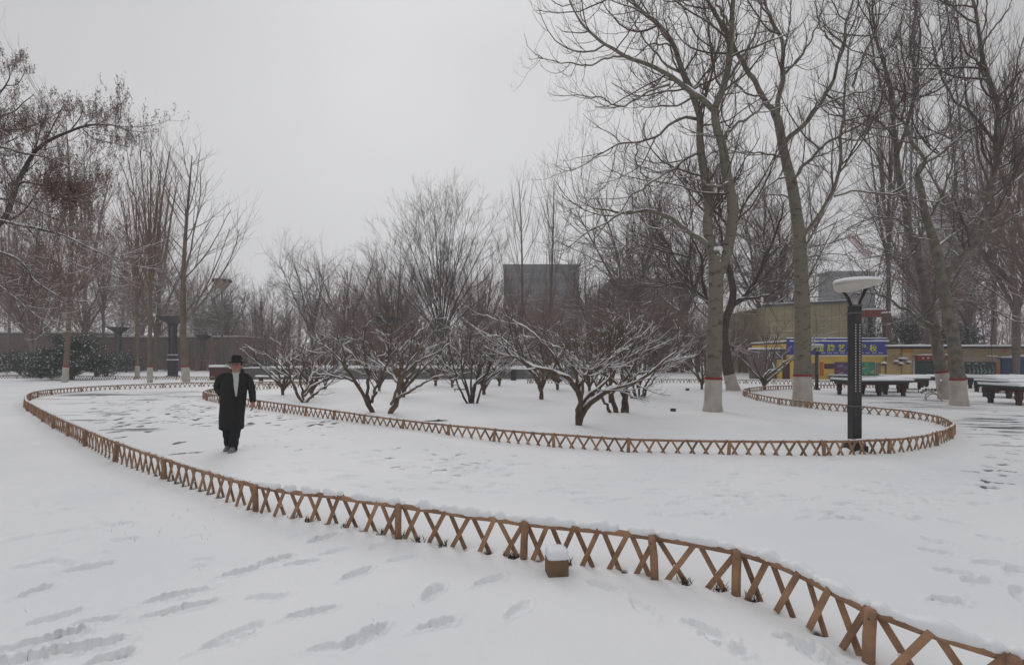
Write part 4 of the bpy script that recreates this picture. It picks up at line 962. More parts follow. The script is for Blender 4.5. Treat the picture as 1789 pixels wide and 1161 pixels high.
c, rc = spawn(b2, rb, gf, .38, (.15, 1), .5, .2, .5, .2, .3, 4, .3, .08, .011, .3, 1.0, .5, rmin=.005)
br.tubes(a, ra, 4); br.tubes(b2, np.maximum(rb, .007), 3); br.tubes(c, np.maximum(rc, .005), 3)
snow_on(sn, a, ra, 4, g=gf, grow=.7, slope=.6)
tr.build('trunk', M['dark_bark'], tf, smooth=True); br.build('crown', M['twig'], tf); sn.build('snow_load', M['snow'], tf)
rgt = [('brush', 'g', 1552, 655, 90, 'bare tree with upright leaders behind the end of the blue sign', .8), ('round', 'b', 1622, 655, 300, 'reddish tangled tree behind the leaning pair', .8), ('brush', 'g', 1735, 655, 110, 'tall reddish tree with upright leaders behind the blackboard wall', .9),
       ('round', 'g', 1775, 664, 200, 'tangled bare tree over the blue shop door', .8), ('brush', 'g', 1805, 670, 60, 'bare poplar leaning over the right edge of the picture', .7), ('round', 'b', 1690, 652, 370, 'dense twiggy tree over the shop roofs', 1.0), ('round', 'g', 1372, 650, 350, 'sparse tangled tree left of the beige hall', .8), ('vase', 'b', 1850, 672, 200, 'reddish tree outside the right edge reaching into the picture', .8)]
for k_, (kd, tn, px, yb, yt, lb, wd) in enumerate(rgt): place(kd, tn, px, yb, yt, lb, G_R, wd, k_ * 2.1 + .2)
# painted feet of the left poplars
for r, kd in zip(wl, ('poplar', 'brush', 'poplar', 'brush', 'brush')):
    ws = r.scale.z
    for z0, z1, gr, nm, m_ in ((-.05, 1.05, .008, 'limewash', 'white_paint'), (1.05, 1.17, .011, 'red_band', 'red_paint')):
        z = np.linspace(z0 / ws, z1 / ws, 8); b = MB()
        if kd == 'poplar':
            tt = z / 9; b.tube(np.stack([.25 * np.sin(tt * 2.5), .15 * np.sin(tt * 3 + 1), z], 1), .095 * (1 - np.clip(tt, 0, 1)) ** .8 + .010 + gr, 12)
        else: b.tube(np.stack([.006 * z, .004 * z, z], 1), .09 - .008 * z + gr + .006, 12)
        b.build(nm, M[m_], r, smooth=True)

# far woods that read as one mass
def wood(name, label, x0, x1, Y, h, n, seed, tone, depth=14):
    g = np.random.default_rng(seed); b = MB()
    P = np.zeros((n, 10, 3)); xs = g.uniform(x0, x1, n); ys = Y + g.uniform(-depth / 2, depth / 2, n)
    hh = h * g.uniform(.65, 1.1, n); t = np.linspace(0, 1, 10)
    ln = g.normal(size=n) * .8; ln2 = g.normal(size=n) * .8
    P[:, :, 0] = xs[:, None] + ln[:, None] * t ** 1.5; P[:, :, 1] = ys[:, None] + ln2[:, None] * t ** 1.5; P[:, :, 2] = hh[:, None] * t
    R = .10 * (1 - t)[None] * (hh / h)[:, None] + .015
    a, ra = spawn(P, R, g, .6, (.03, 1), .75, .2, .32, .3, .3, 6, .5, .1, .012, .5, 4, .4, rmin=.012)
    c, rc = spawn(a, ra, g, .42, (.15, 1), .65, .25, .5, .3, .3, 4, .4, .12, .012, .3, 1.6, .5, rmin=.012)
    b.tubes(P, R, 5); b.tubes(a, ra * 1.2, 3); b.tubes(c, rc * 1.2, 3)
    tag(b.build(name, M[tone]), label, 'wood', kind='stuff')
wood('far_wood', 'grey-brown mass of bare trees closing the view behind the low wall', -48, 48, 84, 12.5, 260, 41, 'twig_b')
wood('far_wood', 'thin line of bare woods far behind on the left', -125, -50, 100, 12, 110, 42, 'twig_b')
wood('far_wood', 'bare thicket behind the shop roofs on the right', 45, 115, 84, 12, 90, 43, 'twig_b')
wood('thicket', 'low bare brushwood along the foot of the long low building on the left', -74, -24, 64, 4.6, 260, 45, 'twig_b', 5)
wood('thicket', 'dense brown brushwood right behind the raised snow bed', -24, 27, 60, 6.5, 330, 44, 'twig_b', 10)

# ---- evergreens
def evergreen(label, px, yb, rx, ry, hz, seed, n=2600, name='evergreen_shrub', z0=.25, snow=.42, group=None):
    g = np.random.default_rng(seed); x, y = gnd(px, yb); t = thing(name, label, 'shrub', (x, y, 0), 0, group)
    b = MB(); s = MB(); tk = MB()
    # boughs radiate from the stem, needles sit along them
    m = 90; az = g.uniform(0, 6.28, m); el = g.uniform(-.05, 1.35, m); rr = g.uniform(.75, 1.1, m)
    tip = np.stack([np.cos(az) * np.cos(el) * rx * rr, np.sin(az) * np.cos(el) * ry * rr, z0 + np.sin(el) * hz * rr], 1)
    st = np.stack([az * 0, az * 0, z0 * .5 + g.uniform(0, .35, m) * hz], 1)
    tt = np.linspace(0, 1, 7)[None, :, None]; bo = st[:, None] * (1 - tt) + tip[:, None] * tt; bo[:, :, 2] += .18 * hz * np.sin(tt[:, :, 0] * 3.14) * .6
    tk.tubes(bo, np.repeat(np.linspace(.04, .01, 7)[None], m, 0), 4); tk.tube([(0, 0, -.1), (0, 0, hz * .8)], [.12, .05], 7)
    k = g.integers(0, m, n); f = g.uniform(.35, 1.0, n) ** .6; i = np.minimum((f * 6).astype(int), 5); fr = (f * 6 - i)[:, None]
    c = bo[k, i] * (1 - fr) + bo[k, i + 1] * fr + g.normal(size=(n, 3)) * np.array([.11, .11, .07]) * rx * .55
    c[:, 2] = np.maximum(c[:, 2], .06)
    leaflets(b, c, 12, g, .17, (.08, .08, .05), .15, .22)
    sel = c[g.random(n) < snow]
    for q in sel:
        w = g.uniform(.03, .085); s.lathe([(0, w * .35), (w * .7, w * .2), (w, -.02), (w * .5, -.05), (0, -.05)], (q[0], q[1], q[2] + .06), 6, sy=.8)
    tk.build('stem', M['dark_bark'], t); b.build('foliage', M['needles'], t); s.build('snow_load', M['snow'], t, smooth=True)
    return t
evergreen('large dark evergreen shrub sprinkled with snow behind the white-footed poplar', 125, 663, 3.1, 2.0, 3.2, 51, 3400)
evergreen('lower evergreen shrub at the left edge behind the far fence', 35, 655, 3.0, 1.8, 2.1, 52, 1500)
evergreen('small snowy evergreen right of the shorter black lamp column', 220, 650, 1.9, 1.6, 2.2, 53, 900)
evergreen('small snow-covered bush in front of the large evergreen shrub', 72, 661, .9, .7, .7, 54, 260, z0=.1)
evergreen('dark evergreen crown above the yellow shop roof', 1585, 652, 3.2, 2.5, 4.8, 55, 1600, 'evergreen_tree', 1.6, .35)
evergreen('dark evergreen crown behind the leaning poplars', 1672, 652, 3.4, 2.5, 4.4, 56, 1500, 'evergreen_tree', 1.6, .35)
evergreen('snowy evergreen bush above the blue sign next to the red platform', 1518, 657, 1.8, 1.4, 3.3, 57, 700, 'evergreen_tree', 1.2, .5)
evergreen('low snow-capped hedge mound on the terrace left of the far lamp column', 590, 648, 3.0, 1.2, 1.0, 58, 500, 'hedge', .8, .8)
evergreen('low snow-capped hedge mound on the terrace behind the man', 440, 648, 3.5, 1.2, 1.0, 59, 500, 'hedge', .8, .8)
# ------------------------------------------------------------------ buildings
def wallmat(name, col, var, sx=1.0, sz=1.0, joint=None):
    m = bpy.data.materials.new(name); m.use_nodes = True
    n = m.node_tree.nodes; l = m.node_tree.links; b = n["Principled BSDF"]; b.inputs["Roughness"].default_value = .8
    t = n.new("ShaderNodeTexCoord"); mp = n.new("ShaderNodeMapping"); mp.inputs["Rotation"].default_value = (math.radians(90), 0, 0); mp.inputs["Scale"].default_value = (sx, sz, sz)
    l.new(t.outputs["Object"], mp.inputs["Vector"])
    br = n.new("ShaderNodeTexBrick"); br.offset = 0.0; br.inputs["Color1"].default_value = (*col, 1); br.inputs["Color2"].default_value = (*var, 1)
    br.inputs["Mortar"].default_value = (*(joint or tuple(c * .6 for c in col)), 1); br.inputs["Scale"].default_value = 1.0; br.inputs["Mortar Size"].default_value = .03
    br.inputs["Brick Width"].default_value = 1.0; br.inputs["Row Height"].default_value = 1.0
    l.new(mp.outputs[0], br.inputs["Vector"])
    ns = n.new("ShaderNodeTexNoise"); ns.inputs["Scale"].default_value = .8; ns.inputs["Detail"].default_value = 5; l.new(t.outputs["Object"], ns.inputs["Vector"])
    mr = n.new("ShaderNodeMapRange"); mr.inputs["To Min"].default_value = .7; mr.inputs["To Max"].default_value = 1.2; l.new(ns.outputs[0], mr.inputs["Value"])
    mx = n.new("ShaderNodeMix"); mx.data_type = 'RGBA'; mx.blend_type = 'MULTIPLY'; mx.inputs[0].default_value = 1
    l.new(br.outputs[0], mx.inputs[6]); l.new(mr.outputs[0], mx.inputs[7]); l.new(mx.outputs[2], b.inputs["Base Color"])
    return m
M['conc'] = mat('grey_concrete', (0.12, 0.125, 0.14), .8, var=(0.09, 0.095, 0.11), scale=.15)
M['glass_d'] = mat('dark_glass', (0.05, 0.055, 0.065), .25, var=(0.09, .095, .105), scale=.4)
def far_block(name, label, px0, px1, ytop, Y, dep, floors, cols, curved=False):
    x0, x1 = (px0 - CX) * Y / F, (px1 - CX) * Y / F; zt = H - (ytop - HY) * Y / F; w = x1 - x0; cx = (x0 + x1) / 2
    t = thing(name, label, 'building', (cx, Y, 0))
    b = MB(); b.box((0, dep / 2, zt / 2 - .5), (w, dep, zt + 1)); b.build('wall', M['conc'], t)
    fh = zt / floors
    for f in range(floors):
        b = MB(); b.box((0, -.12, fh * (f + .58)), (w - 1.2, .2, fh * .5)); b.build('window_band', M['glass_d'], t)
    b = MB()
    for c in range(cols + 1): b.box((-w / 2 + .3 + c * (w - .6) / cols, -.3, zt / 2), (.35, .25, zt))
    b.build('mullions', M['conc'], t)
    b = MB()
    if curved:
        q = np.linspace(0, math.pi, 14); pts = [(-math.cos(a) * w / 2, math.sin(a) * w * .035) for a in q]
        v = [(p[0], -.3, zt + p[1]) for p in pts] + [(p[0], dep, zt + p[1]) for p in pts]; n = len(pts)
        b.addp(v, [(i, i + 1, n + i + 1, n + i) for i in range(n - 1)] + [tuple(range(n - 1, -1, -1))])
    else:
        b.box((0, dep / 2, zt + .25), (w + .6, dep + .6, .5))
    b.build('roof', M['conc'], t)
    return t
far_block('office_block', 'far grey flat-roofed block showing between the bare trees behind the bed', 880, 1012, 464, 175, 22, 9, 12)
far_block('office_block', 'far dark grey hall with a shallow curved roof left of the big poplar', 1065, 1195, 490, 140, 20, 6, 9, True)
far_block('apartment_tower', 'far grey tower behind the head of the street lamp', 1450, 1528, 476, 160, 6, 9, 7)
far_block('apartment_tower', 'tall hazy tower behind the leaning poplars', 1652, 1704, 350, 190, 6, 19, 5)
far_block('apartment_tower', 'broad hazy block seen through the twigs above the shops', 1603, 1648, 412, 200, 6, 16, 4)
# long low building on the left, far back
t = thing('low_building', 'long low dark building with snow along its eaves behind the left trees', 'building', (0, 0, 0))
M['dark_wall'] = mat('dark_plaster', (0.155, 0.138, 0.128), .9, var=(0.10, 0.09, 0.085), scale=.3)
Yb = 70
b = MB(); xa, xb = (-80 - CX) * Yb / F, (160 - CX) * Yb / F; b.box(((xa + xb) / 2, Yb + 4, 2.6), (xb - xa, 8, 5.4)); xa, xb = (160 - CX) * Yb / F, (420 - CX) * Yb / F; b.box(((xa + xb) / 2, Yb + 5, 2.3), (xb - xa, 8, 4.9)); b.build('wall', M['dark_wall'], t)
b = MB(); b.box(((-80 + 160) / 2 * Yb / F - CX * Yb / F, Yb + 3.9, 5.42), (240 * Yb / F + .4, 8.6, .2)); b.box(((160 + 420) / 2 * Yb / F - CX * Yb / F, Yb + 4.9, 4.86), (260 * Yb / F + .4, 8.6, .2)); b.build('roof', M['snow'], t)
for k_ in range(0):
    x = (-60 + k_ * 40 - CX) * Yb / F; b = MB(); b.box((x, Yb - .02 + (1 if k_ > 5 else 0), 2.3), (1.5, .12, 1.6)); b.build('window', M['glass_d'], t)

# ---- shop row, 39 m away
YS = 39.0
def sx(px, Y=YS): return (px - CX) * Y / F
def sz(py, Y=YS): return H - (py - HY) * Y / F
M['yellow'] = mat('yellow_plaster', (0.74, 0.50, 0.12), .8, var=(0.62, 0.43, 0.13), scale=.9, bump=.2)
M['ochre'] = mat('ochre_plaster', (0.60, 0.42, 0.20), .8, var=(0.48, 0.34, 0.17), scale=.9, bump=.2)
M['pinkwall'] = mat('faded_painted_wall', (0.34, 0.26, 0.21), .85, var=(0.27, 0.225, 0.19), scale=1.6, bump=.2)
M['beige'] = wallmat('beige_tiles', (0.44, 0.38, 0.24), (0.40, 0.345, 0.22), 1.2, 1.6)
M['blue'] = mat('blue_board', (0.035, 0.045, 0.24), .5, var=(0.045, 0.055, 0.27), scale=1)
M['letter'] = mat('yellow_letters', (0.55, 0.56, 0.10), .5)
M['letter2'] = mat('pale_letters', (0.45, 0.48, 0.50), .5)
M['brown_door'] = mat('brown_door', (0.075, 0.035, 0.03), .6, var=(0.055, 0.03, 0.025), scale=3)
M['orange'] = mat('orange_paper', (0.45, 0.10, 0.035), .7, var=(0.5, 0.17, .04), scale=5)
M['red'] = mat('red_cloth', (0.28, 0.03, 0.03), .8, var=(0.20, 0.03, 0.03), scale=5)
M['green_door'] = mat('dark_green_shutter', (0.018, 0.04, 0.038), .5, var=(0.03, 0.05, 0.045), scale=2)
M['blue_door'] = mat('dark_blue_door', (0.02, 0.045, 0.13), .5, var=(0.015, 0.035, 0.09), scale=2)
M['board'] = mat('blackboard', (0.03, 0.035, 0.035), .6)
M['chalk'] = mat('chalk', (0.30, 0.36, 0.34), .8, var=(0.12, 0.26, 0.24), scale=5)
M['eave'] = mat('dark_eave', (0.04, 0.03, 0.028), .8)
def snowslab(b, x0, x1, y0, y1, z, th=.10, seed=0, nx=40):
    xs = np.linspace(x0, x1, nx); top = z + th * (.7 + .5 * vnoise(xs * 1.3, xs * 0 + seed))
    v = []; 
    for x, zt in zip(xs, top): v += [(x, y0 - .03, z - .02), (x, y0 - .05, z + (zt - z) * .6), (x, y0 + .06, zt), (x, y1, zt), (x, y1, z - .02)]
    f = [(i * 5 + j, (i + 1) * 5 + j, (i + 1) * 5 + j + 1, i * 5 + j + 1) for i in range(nx - 1) for j in range(4)]
    b.addp(v, f + [(4, 3, 2, 1, 0), tuple((nx - 1) * 5 + j for j in range(5))])

# beige hall behind
Yh = 52
t = thing('hall', 'beige tiled windowless hall behind the blue sign', 'building', (0, 0, 0))
b = MB()
hx0, hx1, hx2 = (1335 - CX) * Yh / F, (1492 - CX) * Yh / F, (1516 - CX) * Yh / F; z1 = H - (536 - HY) * Yh / F; z2 = H - (528 - HY) * Yh / F
b.addp([(hx0, Yh, -1), (hx1, Yh, -1), (hx1, Yh, z2), (hx0, Yh, z1), (hx0, Yh + 14, -1), (hx2 + 3, Yh + 14, -1), (hx2 + 3, Yh + 14, z2 - 1.5), (hx0, Yh + 14, z1)], [(0, 1, 2, 3), (1, 5, 6, 2), (5, 4, 7, 6), (4, 0, 3, 7), (3, 2, 6, 7)])
b.build('wall', M['beige'], t)
b = MB(); b.bar((hx0 - .2, Yh - .12, z1 + .12), (hx1 + .15, Yh - .12, z2 + .12), .22, .3, (0, 1, 0)); b.build('parapet', M['conc'], t)
b = MB(); b.bar((hx0 - .2, Yh - .1, z1 + .28), (hx1 + .1, Yh - .1, z2 + .28), .08, .3, (0, 1, 0)); b.build('snow_cap', M['snow'], t)
# dark wall left of the shop
t = thing('side_wall', 'dark brown wall between the poplars left of the yellow shop', 'wall', (sx(1352), YS + .6, 0))
b = MB(); b.box((0, 0, 1.15), (3.2, .35, 2.5)); b.build('wall_face', M['dark_wall'], t)
b = MB(); b.box((0, 0, 2.46), (3.3, .5, .12)); b.build('snow_cap', M['snow'], t, bevel=.03)

# yellow shop with the blue sign
shop = thing('shop_building', 'yellow shop front under the long blue school sign', 'building', (0, 0, 0))
b = MB(); b.box(((sx(1378) + sx(1546)) / 2, YS + 3, (sz(600) - .2) / 2), (sx(1546) - sx(1378), 6, sz(600) + .2)); b.build('wall', M['yellow'], shop)
b = MB(); snowslab(b, sx(1376), sx(1548), YS - .28, YS + 6, sz(596), .10, 1); b.build('roof_snow', M['snow'], shop)
sg = MB(); sg.box(((sx(1372) + sx(1545)) / 2, YS - .2, (sz(591) + sz(619)) / 2), (sx(1545) - sx(1372), .12, sz(591) - sz(619))); sgo = sg.build('sign_board', M['blue'], shop)
b = MB(); snowslab(b, sx(1372), sx(1545), YS - .27, YS - .1, sz(591) + .01, .05, 3, 60); b.build('sign_snow', M['snow'], sgo)
b = MB(); snowslab(b, sx(1378), sx(1545), YS - .30, YS - .02, sz(621.2), .05, 5, 60); b.build('ledge_snow', M['snow'], shop)
def text_mesh(body, size, name, m, parent, loc, bold=.0, width=None):
    c = bpy.data.curves.new(name, 'FONT'); c.body = body; c.size = size; c.extrude = .01; c.offset = bold; c.align_x = 'LEFT'
    o = bpy.data.objects.new(name + '_tmp', c); COL.objects.link(o)
    bpy.context.view_layer.update()
    dg = bpy.context.evaluated_depsgraph_get(); me = bpy.data.meshes.new_from_object(o.evaluated_get(dg))
    bpy.data.objects.remove(o, do_unlink=True)
    me.name = name; me.materials.clear(); me.materials.append(m)
    n = bpy.data.objects.new(name, me); COL.objects.link(n); n.parent = parent; n.rotation_euler = (math.radians(90), 0, 0); n.location = loc
    if width:
        xs = [v.co.x for v in me.vertices]; w = max(xs) - min(xs); n.scale = (width / w, 1, 1)
    return n
for ch, px in zip('金牌艺术学校', (1423, 1441, 1459.5, 1478, 1496, 1514.5)):
    text_mesh(ch, .60, 'sign_letter', M['letter'], sgo, (sx(px), YS - .285, sz(612.5)), .012)
b = MB(); r_ = random.Random(2)
for px in np.arange(1432, 1538, 11.0):
    for q in range(3): b.box((sx(px + q * 2.7), YS - .272, sz(616.2)), (.09, .012, .085)); 
b.build('sign_small_line', M['letter2'], sgo)
b = MB(); b.lathe([(.34, -.02), (.34, .02), (.25, .02), (.25, -.02), (.34, -.02)], (0, 0, 0), 24); lg = b.build('sign_emblem', M['letter'], sgo); lg.rotation_euler = (math.radians(90), 0, 0); lg.location = (sx(1411), YS - .29, sz(605))
def panel(x0, x1, y0, y1, name, m, parent, d=.06, Y=None):
    Y = Y or YS; b = MB(); b.box(((sx(x0) + sx(x1)) / 2, Y - d / 2 - .005, (sz(y0) + sz(y1)) / 2), (sx(x1) - sx(x0), d, sz(y0) - sz(y1))); return b.build(name, m, parent)
d_ = panel(1366 + 1, 1379, 635, 662, 'door', M['brown_door'], shop, .08)
# narrow yellow end bay holding the door
b = MB(); b.box(((sx(1362) + sx(1384)) / 2, YS + .25, sz(628) / 2), (sx(1384) - sx(1362), .45, sz(628))); b.build('porch', M['yellow'], shop)
panel(1415, 1429, 634, 662, 'painted_panel', mat('grey_green_panel', (.17, .19, .14), .8, var=(.28, .09, .06), scale=3), shop)
panel(1432, 1438, 632, 656, 'couplet_strip', M['orange'], shop, .05)
panel(1440, 1457, 635, 644, 'notice_board', M['brown_door'], shop, .05)
posterA = mat('poster_dark', (.06, .05, .09), .6, var=(.16, .05, .10), scale=2.2); posterB = mat('poster_green', (.04, .22, .15), .6, var=(.05, .19, .24), scale=1.6)
panel(1458, 1490, 632, 659, 'poster', posterA, shop, .05)
panel(1502, 1528, 632, 659, 'poster', posterB, shop, .05)
for (xa_, xb_, cols_) in ((1460, 1488, ((.30, .05, .14), (.05, .16, .22), (.22, .2, .3))), (1504, 1526, ((.02, .30, .30), (.10, .34, .08), (.30, .36, .2)))):
    gp = np.random.default_rng(int(xa_))
    for ci, cc_ in enumerate(cols_):
        b = MB()
        for q in range(7):
            px, py = gp.uniform(xa_ + 2, xb_ - 2), gp.uniform(636, 656); w = gp.uniform(.08, .26); n_ = 9
            b.addp([(sx(px) + math.cos(k / n_ * 6.28) * w * gp.uniform(.6, 1), YS - .062 - .003 * (ci * 7 + q), sz(py) + math.sin(k / n_ * 6.28) * w * .7 * gp.uniform(.6, 1)) for k in range(n_)], [tuple(range(n_))])
        tag(b.build('poster_print', mat('print_ink', cc_, .6), shop), kind='stuff') if False else b.build('poster_print', mat('print_ink', cc_, .6), shop)
panel(1530, 1538, 634, 657, 'poster', mat('poster_blue_grey', (.15, .2, .2), .6, var=(.25, .2, .15), scale=3), shop, .05)
for px in (1448, 1462):
    tt = thing('storage_box', 'grey snow-topped box against the yellow shop, %s' % ('left one under the brown notice board' if px == 1448 else 'right one under the dark poster'), 'box', (sx(px), YS - .6, 0), 0, 'grey boxes against the yellow shop')
    b = MB(); b.box((0, 0, .17), (.55, .4, .34)); b.build('box_body', M['grey_metal'], tt, bevel=.02); b = MB(); snowslab(b, -.29, .29, -.2, .2, .345, .06, px, 10); b.build('snow_cap', M['snow'], tt)

# ochre shop with the green shutter
shop2 = thing('shop_building', 'ochre shop with dark green shutter door under a red pelmet', 'building', (0, 0, 0))
b = MB(); b.box(((sx(1548) + sx(1660)) / 2, YS + 3.2, sz(609) / 2), (sx(1660) - sx(1548), 6, sz(609))); b.build('wall', M['ochre'], shop2)
b = MB(); b.box(((sx(1543) + sx(1664)) / 2, YS + 3, sz(606.5)), (sx(1664) - sx(1543), 6.9, .16)); b.build('eave', M['eave'], shop2)
b = MB(); snowslab(b, sx(1542), sx(1664), YS - .55, YS + 6, sz(604.5), .14, 7, 60); b.build('roof_snow', M['snow'], shop2)
dd = MB()
x0_, x1_ = sx(1600), sx(1650)
for k_ in range(14): dd.box((x0_ + (k_ + .5) * (x1_ - x0_) / 14, YS + .12, sz(646) + .0), ((x1_ - x0_) / 14 - .02, .1, sz(631) - sz(663)))
dd.build('shutter_door', M['green_door'], shop2, bevel=.01)
panel(1597, 1600, 622, 663, 'door_frame', M['cream'], shop2, .1, YS + .2)
b = MB(); b.box(((sx(1599) + sx(1652)) / 2, YS - .1, (sz(620) + sz(629)) / 2), (sx(1652) - sx(1599), .3, sz(620) - sz(629))); 
b.build('pelmet', M['red'], shop2, bevel=.03)
b = MB(); snowslab(b, sx(1598), sx(1653), YS - .26, YS + .1, sz(619.8), .08, 9, 30); b.build('pelmet_snow', M['snow'], shop2)
for px in (1607, 1616, 1626, 1636):
    b = MB(); b.lathe([(0, -.08), (.09, -.05), (.1, .0), (.05, .06), (0, .08)], (sx(px), YS - .3, sz(625)), 10); b.build('pelmet_rosette', M['cream'], shop2, smooth=True)
panel(1577, 1599, 609.5, 616, 'orange_panel', mat('orange_plaster', (.5, .25, .04), .8), shop2, .05, YS + .2)
b = MB(); b.tube([(sx(1546), YS - .1, 0), (sx(1546), YS - .1, sz(606))], .05, 8); b.build('drainpipe', M['grey_metal'], shop2)
b = MB(); b.tube([(sx(1578), YS + .14, 0), (sx(1578), YS + .14, sz(609))], .02, 6); b.build('wall_joint', M['eave'], shop2)
# hanging plant pots with snow
for (px, py, lb) in ((1562, 631, 'snow-capped hanging pot on the ochre wall, left one'), (1573, 626, 'widest snow-capped hanging pot on the ochre wall, upper one'), (1583, 632, 'snow-capped hanging pot on the ochre wall, right one'), (1570, 634.5, 'snow-capped hanging pot on the ochre wall, lowest one'), (1541, 634, 'snow-capped pot hung on the drainpipe by the yellow shop')):
    w = .34 if py == 626 else .2
    tt = thing('hanging_pot', lb, 'plant pot', (sx(px), YS - .2, sz(py) - .1), 0, 'snow-capped hanging pots')
    b = MB(); b.lathe([(0, -.1), (w * .55, -.1), (w * .8, .08), (w * .7, .08), (0, .06)], (0, 0, 0), 12); b.build('pot', mat('clay', (.12, .06, .06), .8), tt, smooth=True)
    b = MB(); b.lathe([(w, .07), (w * 1.1, .1), (w * .8, .2), (w * .3, .24), (0, .245)], (0, 0, 0), 14); b.build('snow_cap', M['snow'], tt, smooth=True)
    b = MB(); b.tube([(0, 0, .2), (0, .15, .5)], .01, 5); b.tube([(0, .15, .5), (0, .3, .5)], .01, 5); b.build('hook', M['black_metal'], tt)

# painted wall with the blackboard and the blue shop
shop3 = thing('shop_building', 'faded painted wall with blackboard and dark blue shop door at the right edge', 'building', (0, 0, 0))
b = MB(); b.box(((sx(1661) + sx(1900)) / 2, YS + 3, sz(608) / 2), (sx(1900) - sx(1661), 6, sz(608))); b.build('wall', M['pinkwall'], shop3)
mural = mat('painted_mural', (.30, .20, .15), .8, var=(.22, .24, .14), scale=2.5)
panel(1682, 1789, 609, 623, 'mural', mural, shop3, .02)
b = MB(); gm = np.random.default_rng(5)
for k_ in range(26):
    px, py = gm.uniform(1684, 1788), gm.uniform(610, 622); w = gm.uniform(.08, .2); n = 8
    aa = np.arange(n) / n * 6.28; v = [(sx(px) + math.cos(a) * w, YS - .03, sz(py) + math.sin(a) * w * .6) for a in aa]; b.addp(v, [tuple(range(n))])
b.build('mural_flowers', mat('mural_flower', (.40, .12, .09), .8, var=(.42, .28, .08), scale=2), shop3)
b = MB(); b.box(((sx(1661) + sx(1900)) / 2, YS + 3, sz(606.5)), (sx(1900) - sx(1661), 6.5, .14)); b.build('eave', M['eave'], shop3)
b = MB(); snowslab(b, sx(1660), sx(1900), YS - .3, YS + 6, sz(604.5), .12, 11, 80); b.build('roof_snow', M['snow'], shop3)
bb = panel(1685, 1738, 632, 656, 'blackboard', M['board'], shop3, .06)
b = MB(); gm = np.random.default_rng(8)
for (px, h_) in ((1692, 9), (1699, 12), (1706, 8), (1712, 13), (1719, 9), (1727, 7), (1733, 12)):
    X = sx(px); z = sz(652)
    b.tube([(X, YS - .075, z), (X + .08, YS - .075, z + h_ * .02), (X - .03, YS - .075, z + h_ * .045)], [.06, .045, .03], 5); b.lathe([(0, .05), (.045, 0), (0, -.05)], (X - .03, YS - .075, z + h_ * .045 + .07), 6)
b.box((sx(1711), YS - .07, sz(654)), (sx(1735) - sx(1687), .012, .035)); b.tube([(sx(1712), YS - .075, sz(643)), (sx(1718), YS - .075, sz(650)), (sx(1728), YS - .075, sz(649))], .035, 5)
for px in (1691, 1704, 1717): b.box((sx(px), YS - .07, sz(634.8)), (.28, .012, .11))
b.build('chalk_drawing', M['chalk'], bb)
panel(1740, 1744.5, 633, 657, 'couplet_strip', M['orange'], shop3, .05)
bd = panel(1748, 1810, 626, 665, 'door', M['blue_door'], shop3, .10)
b = MB(); b.lathe([(0, -.02), (.22, -.02), (.22, .02), (0, .02)], (0, 0, 0), 4); b.lathe([(0, -.025), (.12, -.025), (.12, .025), (0, .025)], (0, 0, .0), 16)
oo = b.build('door_ornament', M['orange'], bd); oo.rotation_euler = (math.radians(90), 0, 0); oo.location = (sx(1772), YS - .14, sz(641))
b = MB(); snowslab(b, sx(1722), sx(1735), YS - .3, YS, sz(622), .09, 15, 12); snowslab(b, sx(1741), sx(1763), YS - .35, YS, sz(624), .1, 13, 20); snowslab(b, sx(1763), sx(1795), YS - .3, YS, sz(622), .12, 14, 20); b.build('awning_snow', M['snow'], shop3)
b = MB(); b.box(((sx(1741) + sx(1810)) / 2, YS - .17, sz(624.8)), (sx(1810) - sx(1741), .34, .06)); b.build('awning', M['blue'], shop3)
# blue roof hint at right
# ------------------------------------------------------------------ amusement rides and masts, far right
def lattice(label, p0, p1, w0, w1, nseg, name, cat, m, r=.05, group=None):
    p0 = np.array(p0, float); p1 = np.array(p1, float); t = thing(name, label, cat, tuple(p0), 0, group)
    d = p1 - p0; u = d / np.linalg.norm(d); a = np.cross(u, (0, 1, 0)); a /= np.linalg.norm(a); c = np.cross(u, a); b = MB(); lc = MB()
    for s_ in ((1, 1), (1, -1), (-1, -1), (-1, 1)): b.tube([(a * s_[0] + c * s_[1]) * w0 / 2, d + (a * s_[0] + c * s_[1]) * w1 / 2], r, 5)
    cs = [(1, 1), (1, -1), (-1, -1), (-1, 1)]
    for k in range(nseg):
        f0, f1 = k / nseg, (k + 1) / nseg; wa, wb = w0 + (w1 - w0) * f0, w0 + (w1 - w0) * f1
        for q in range(4):
            A = d * f0 + (a * cs[q][0] + c * cs[q][1]) * wa / 2; B = d * f1 + (a * cs[(q + 1) % 4][0] + c * cs[(q + 1) % 4][1]) * wb / 2
            lc.tube([A, B], r * .6, 4); C = d * f1 + (a * cs[q][0] + c * cs[q][1]) * wb / 2; lc.tube([B, C], r * .6, 4)
    b.build('chord', m, t); lc.build('bracing', m, t)
    return t
M['mast'] = mat('grey_blue_steel', (.05, .055, .075), .6)
M['mast_red'] = mat('faded_red_steel', (.30, .12, .11), .7)
Ym = 75
lattice('tall thin lattice mast rising out of the frame above the yellow shop', (*gnd(1583, HY + F * H / Ym), 0), P3(1602, -120, Ym), 1.0, .8, 46, 'lattice_mast', 'mast', M['mast'], .085, 'tall lattice masts')
mm = lattice('tall slanting lattice boom left of the right-hand poplar stem', P3(1722, 620, Ym), P3(1640, -120, Ym), 1.8, 1.3, 46, 'lattice_mast', 'mast', M['mast'], .085, 'tall lattice masts')
lattice('leaning lattice leg of a ride above the red platform', P3(1514, 600, 60), P3(1562, 430, 60), 1.2, 1.2, 14, 'lattice_tower', 'ride', M['mast'], .05)
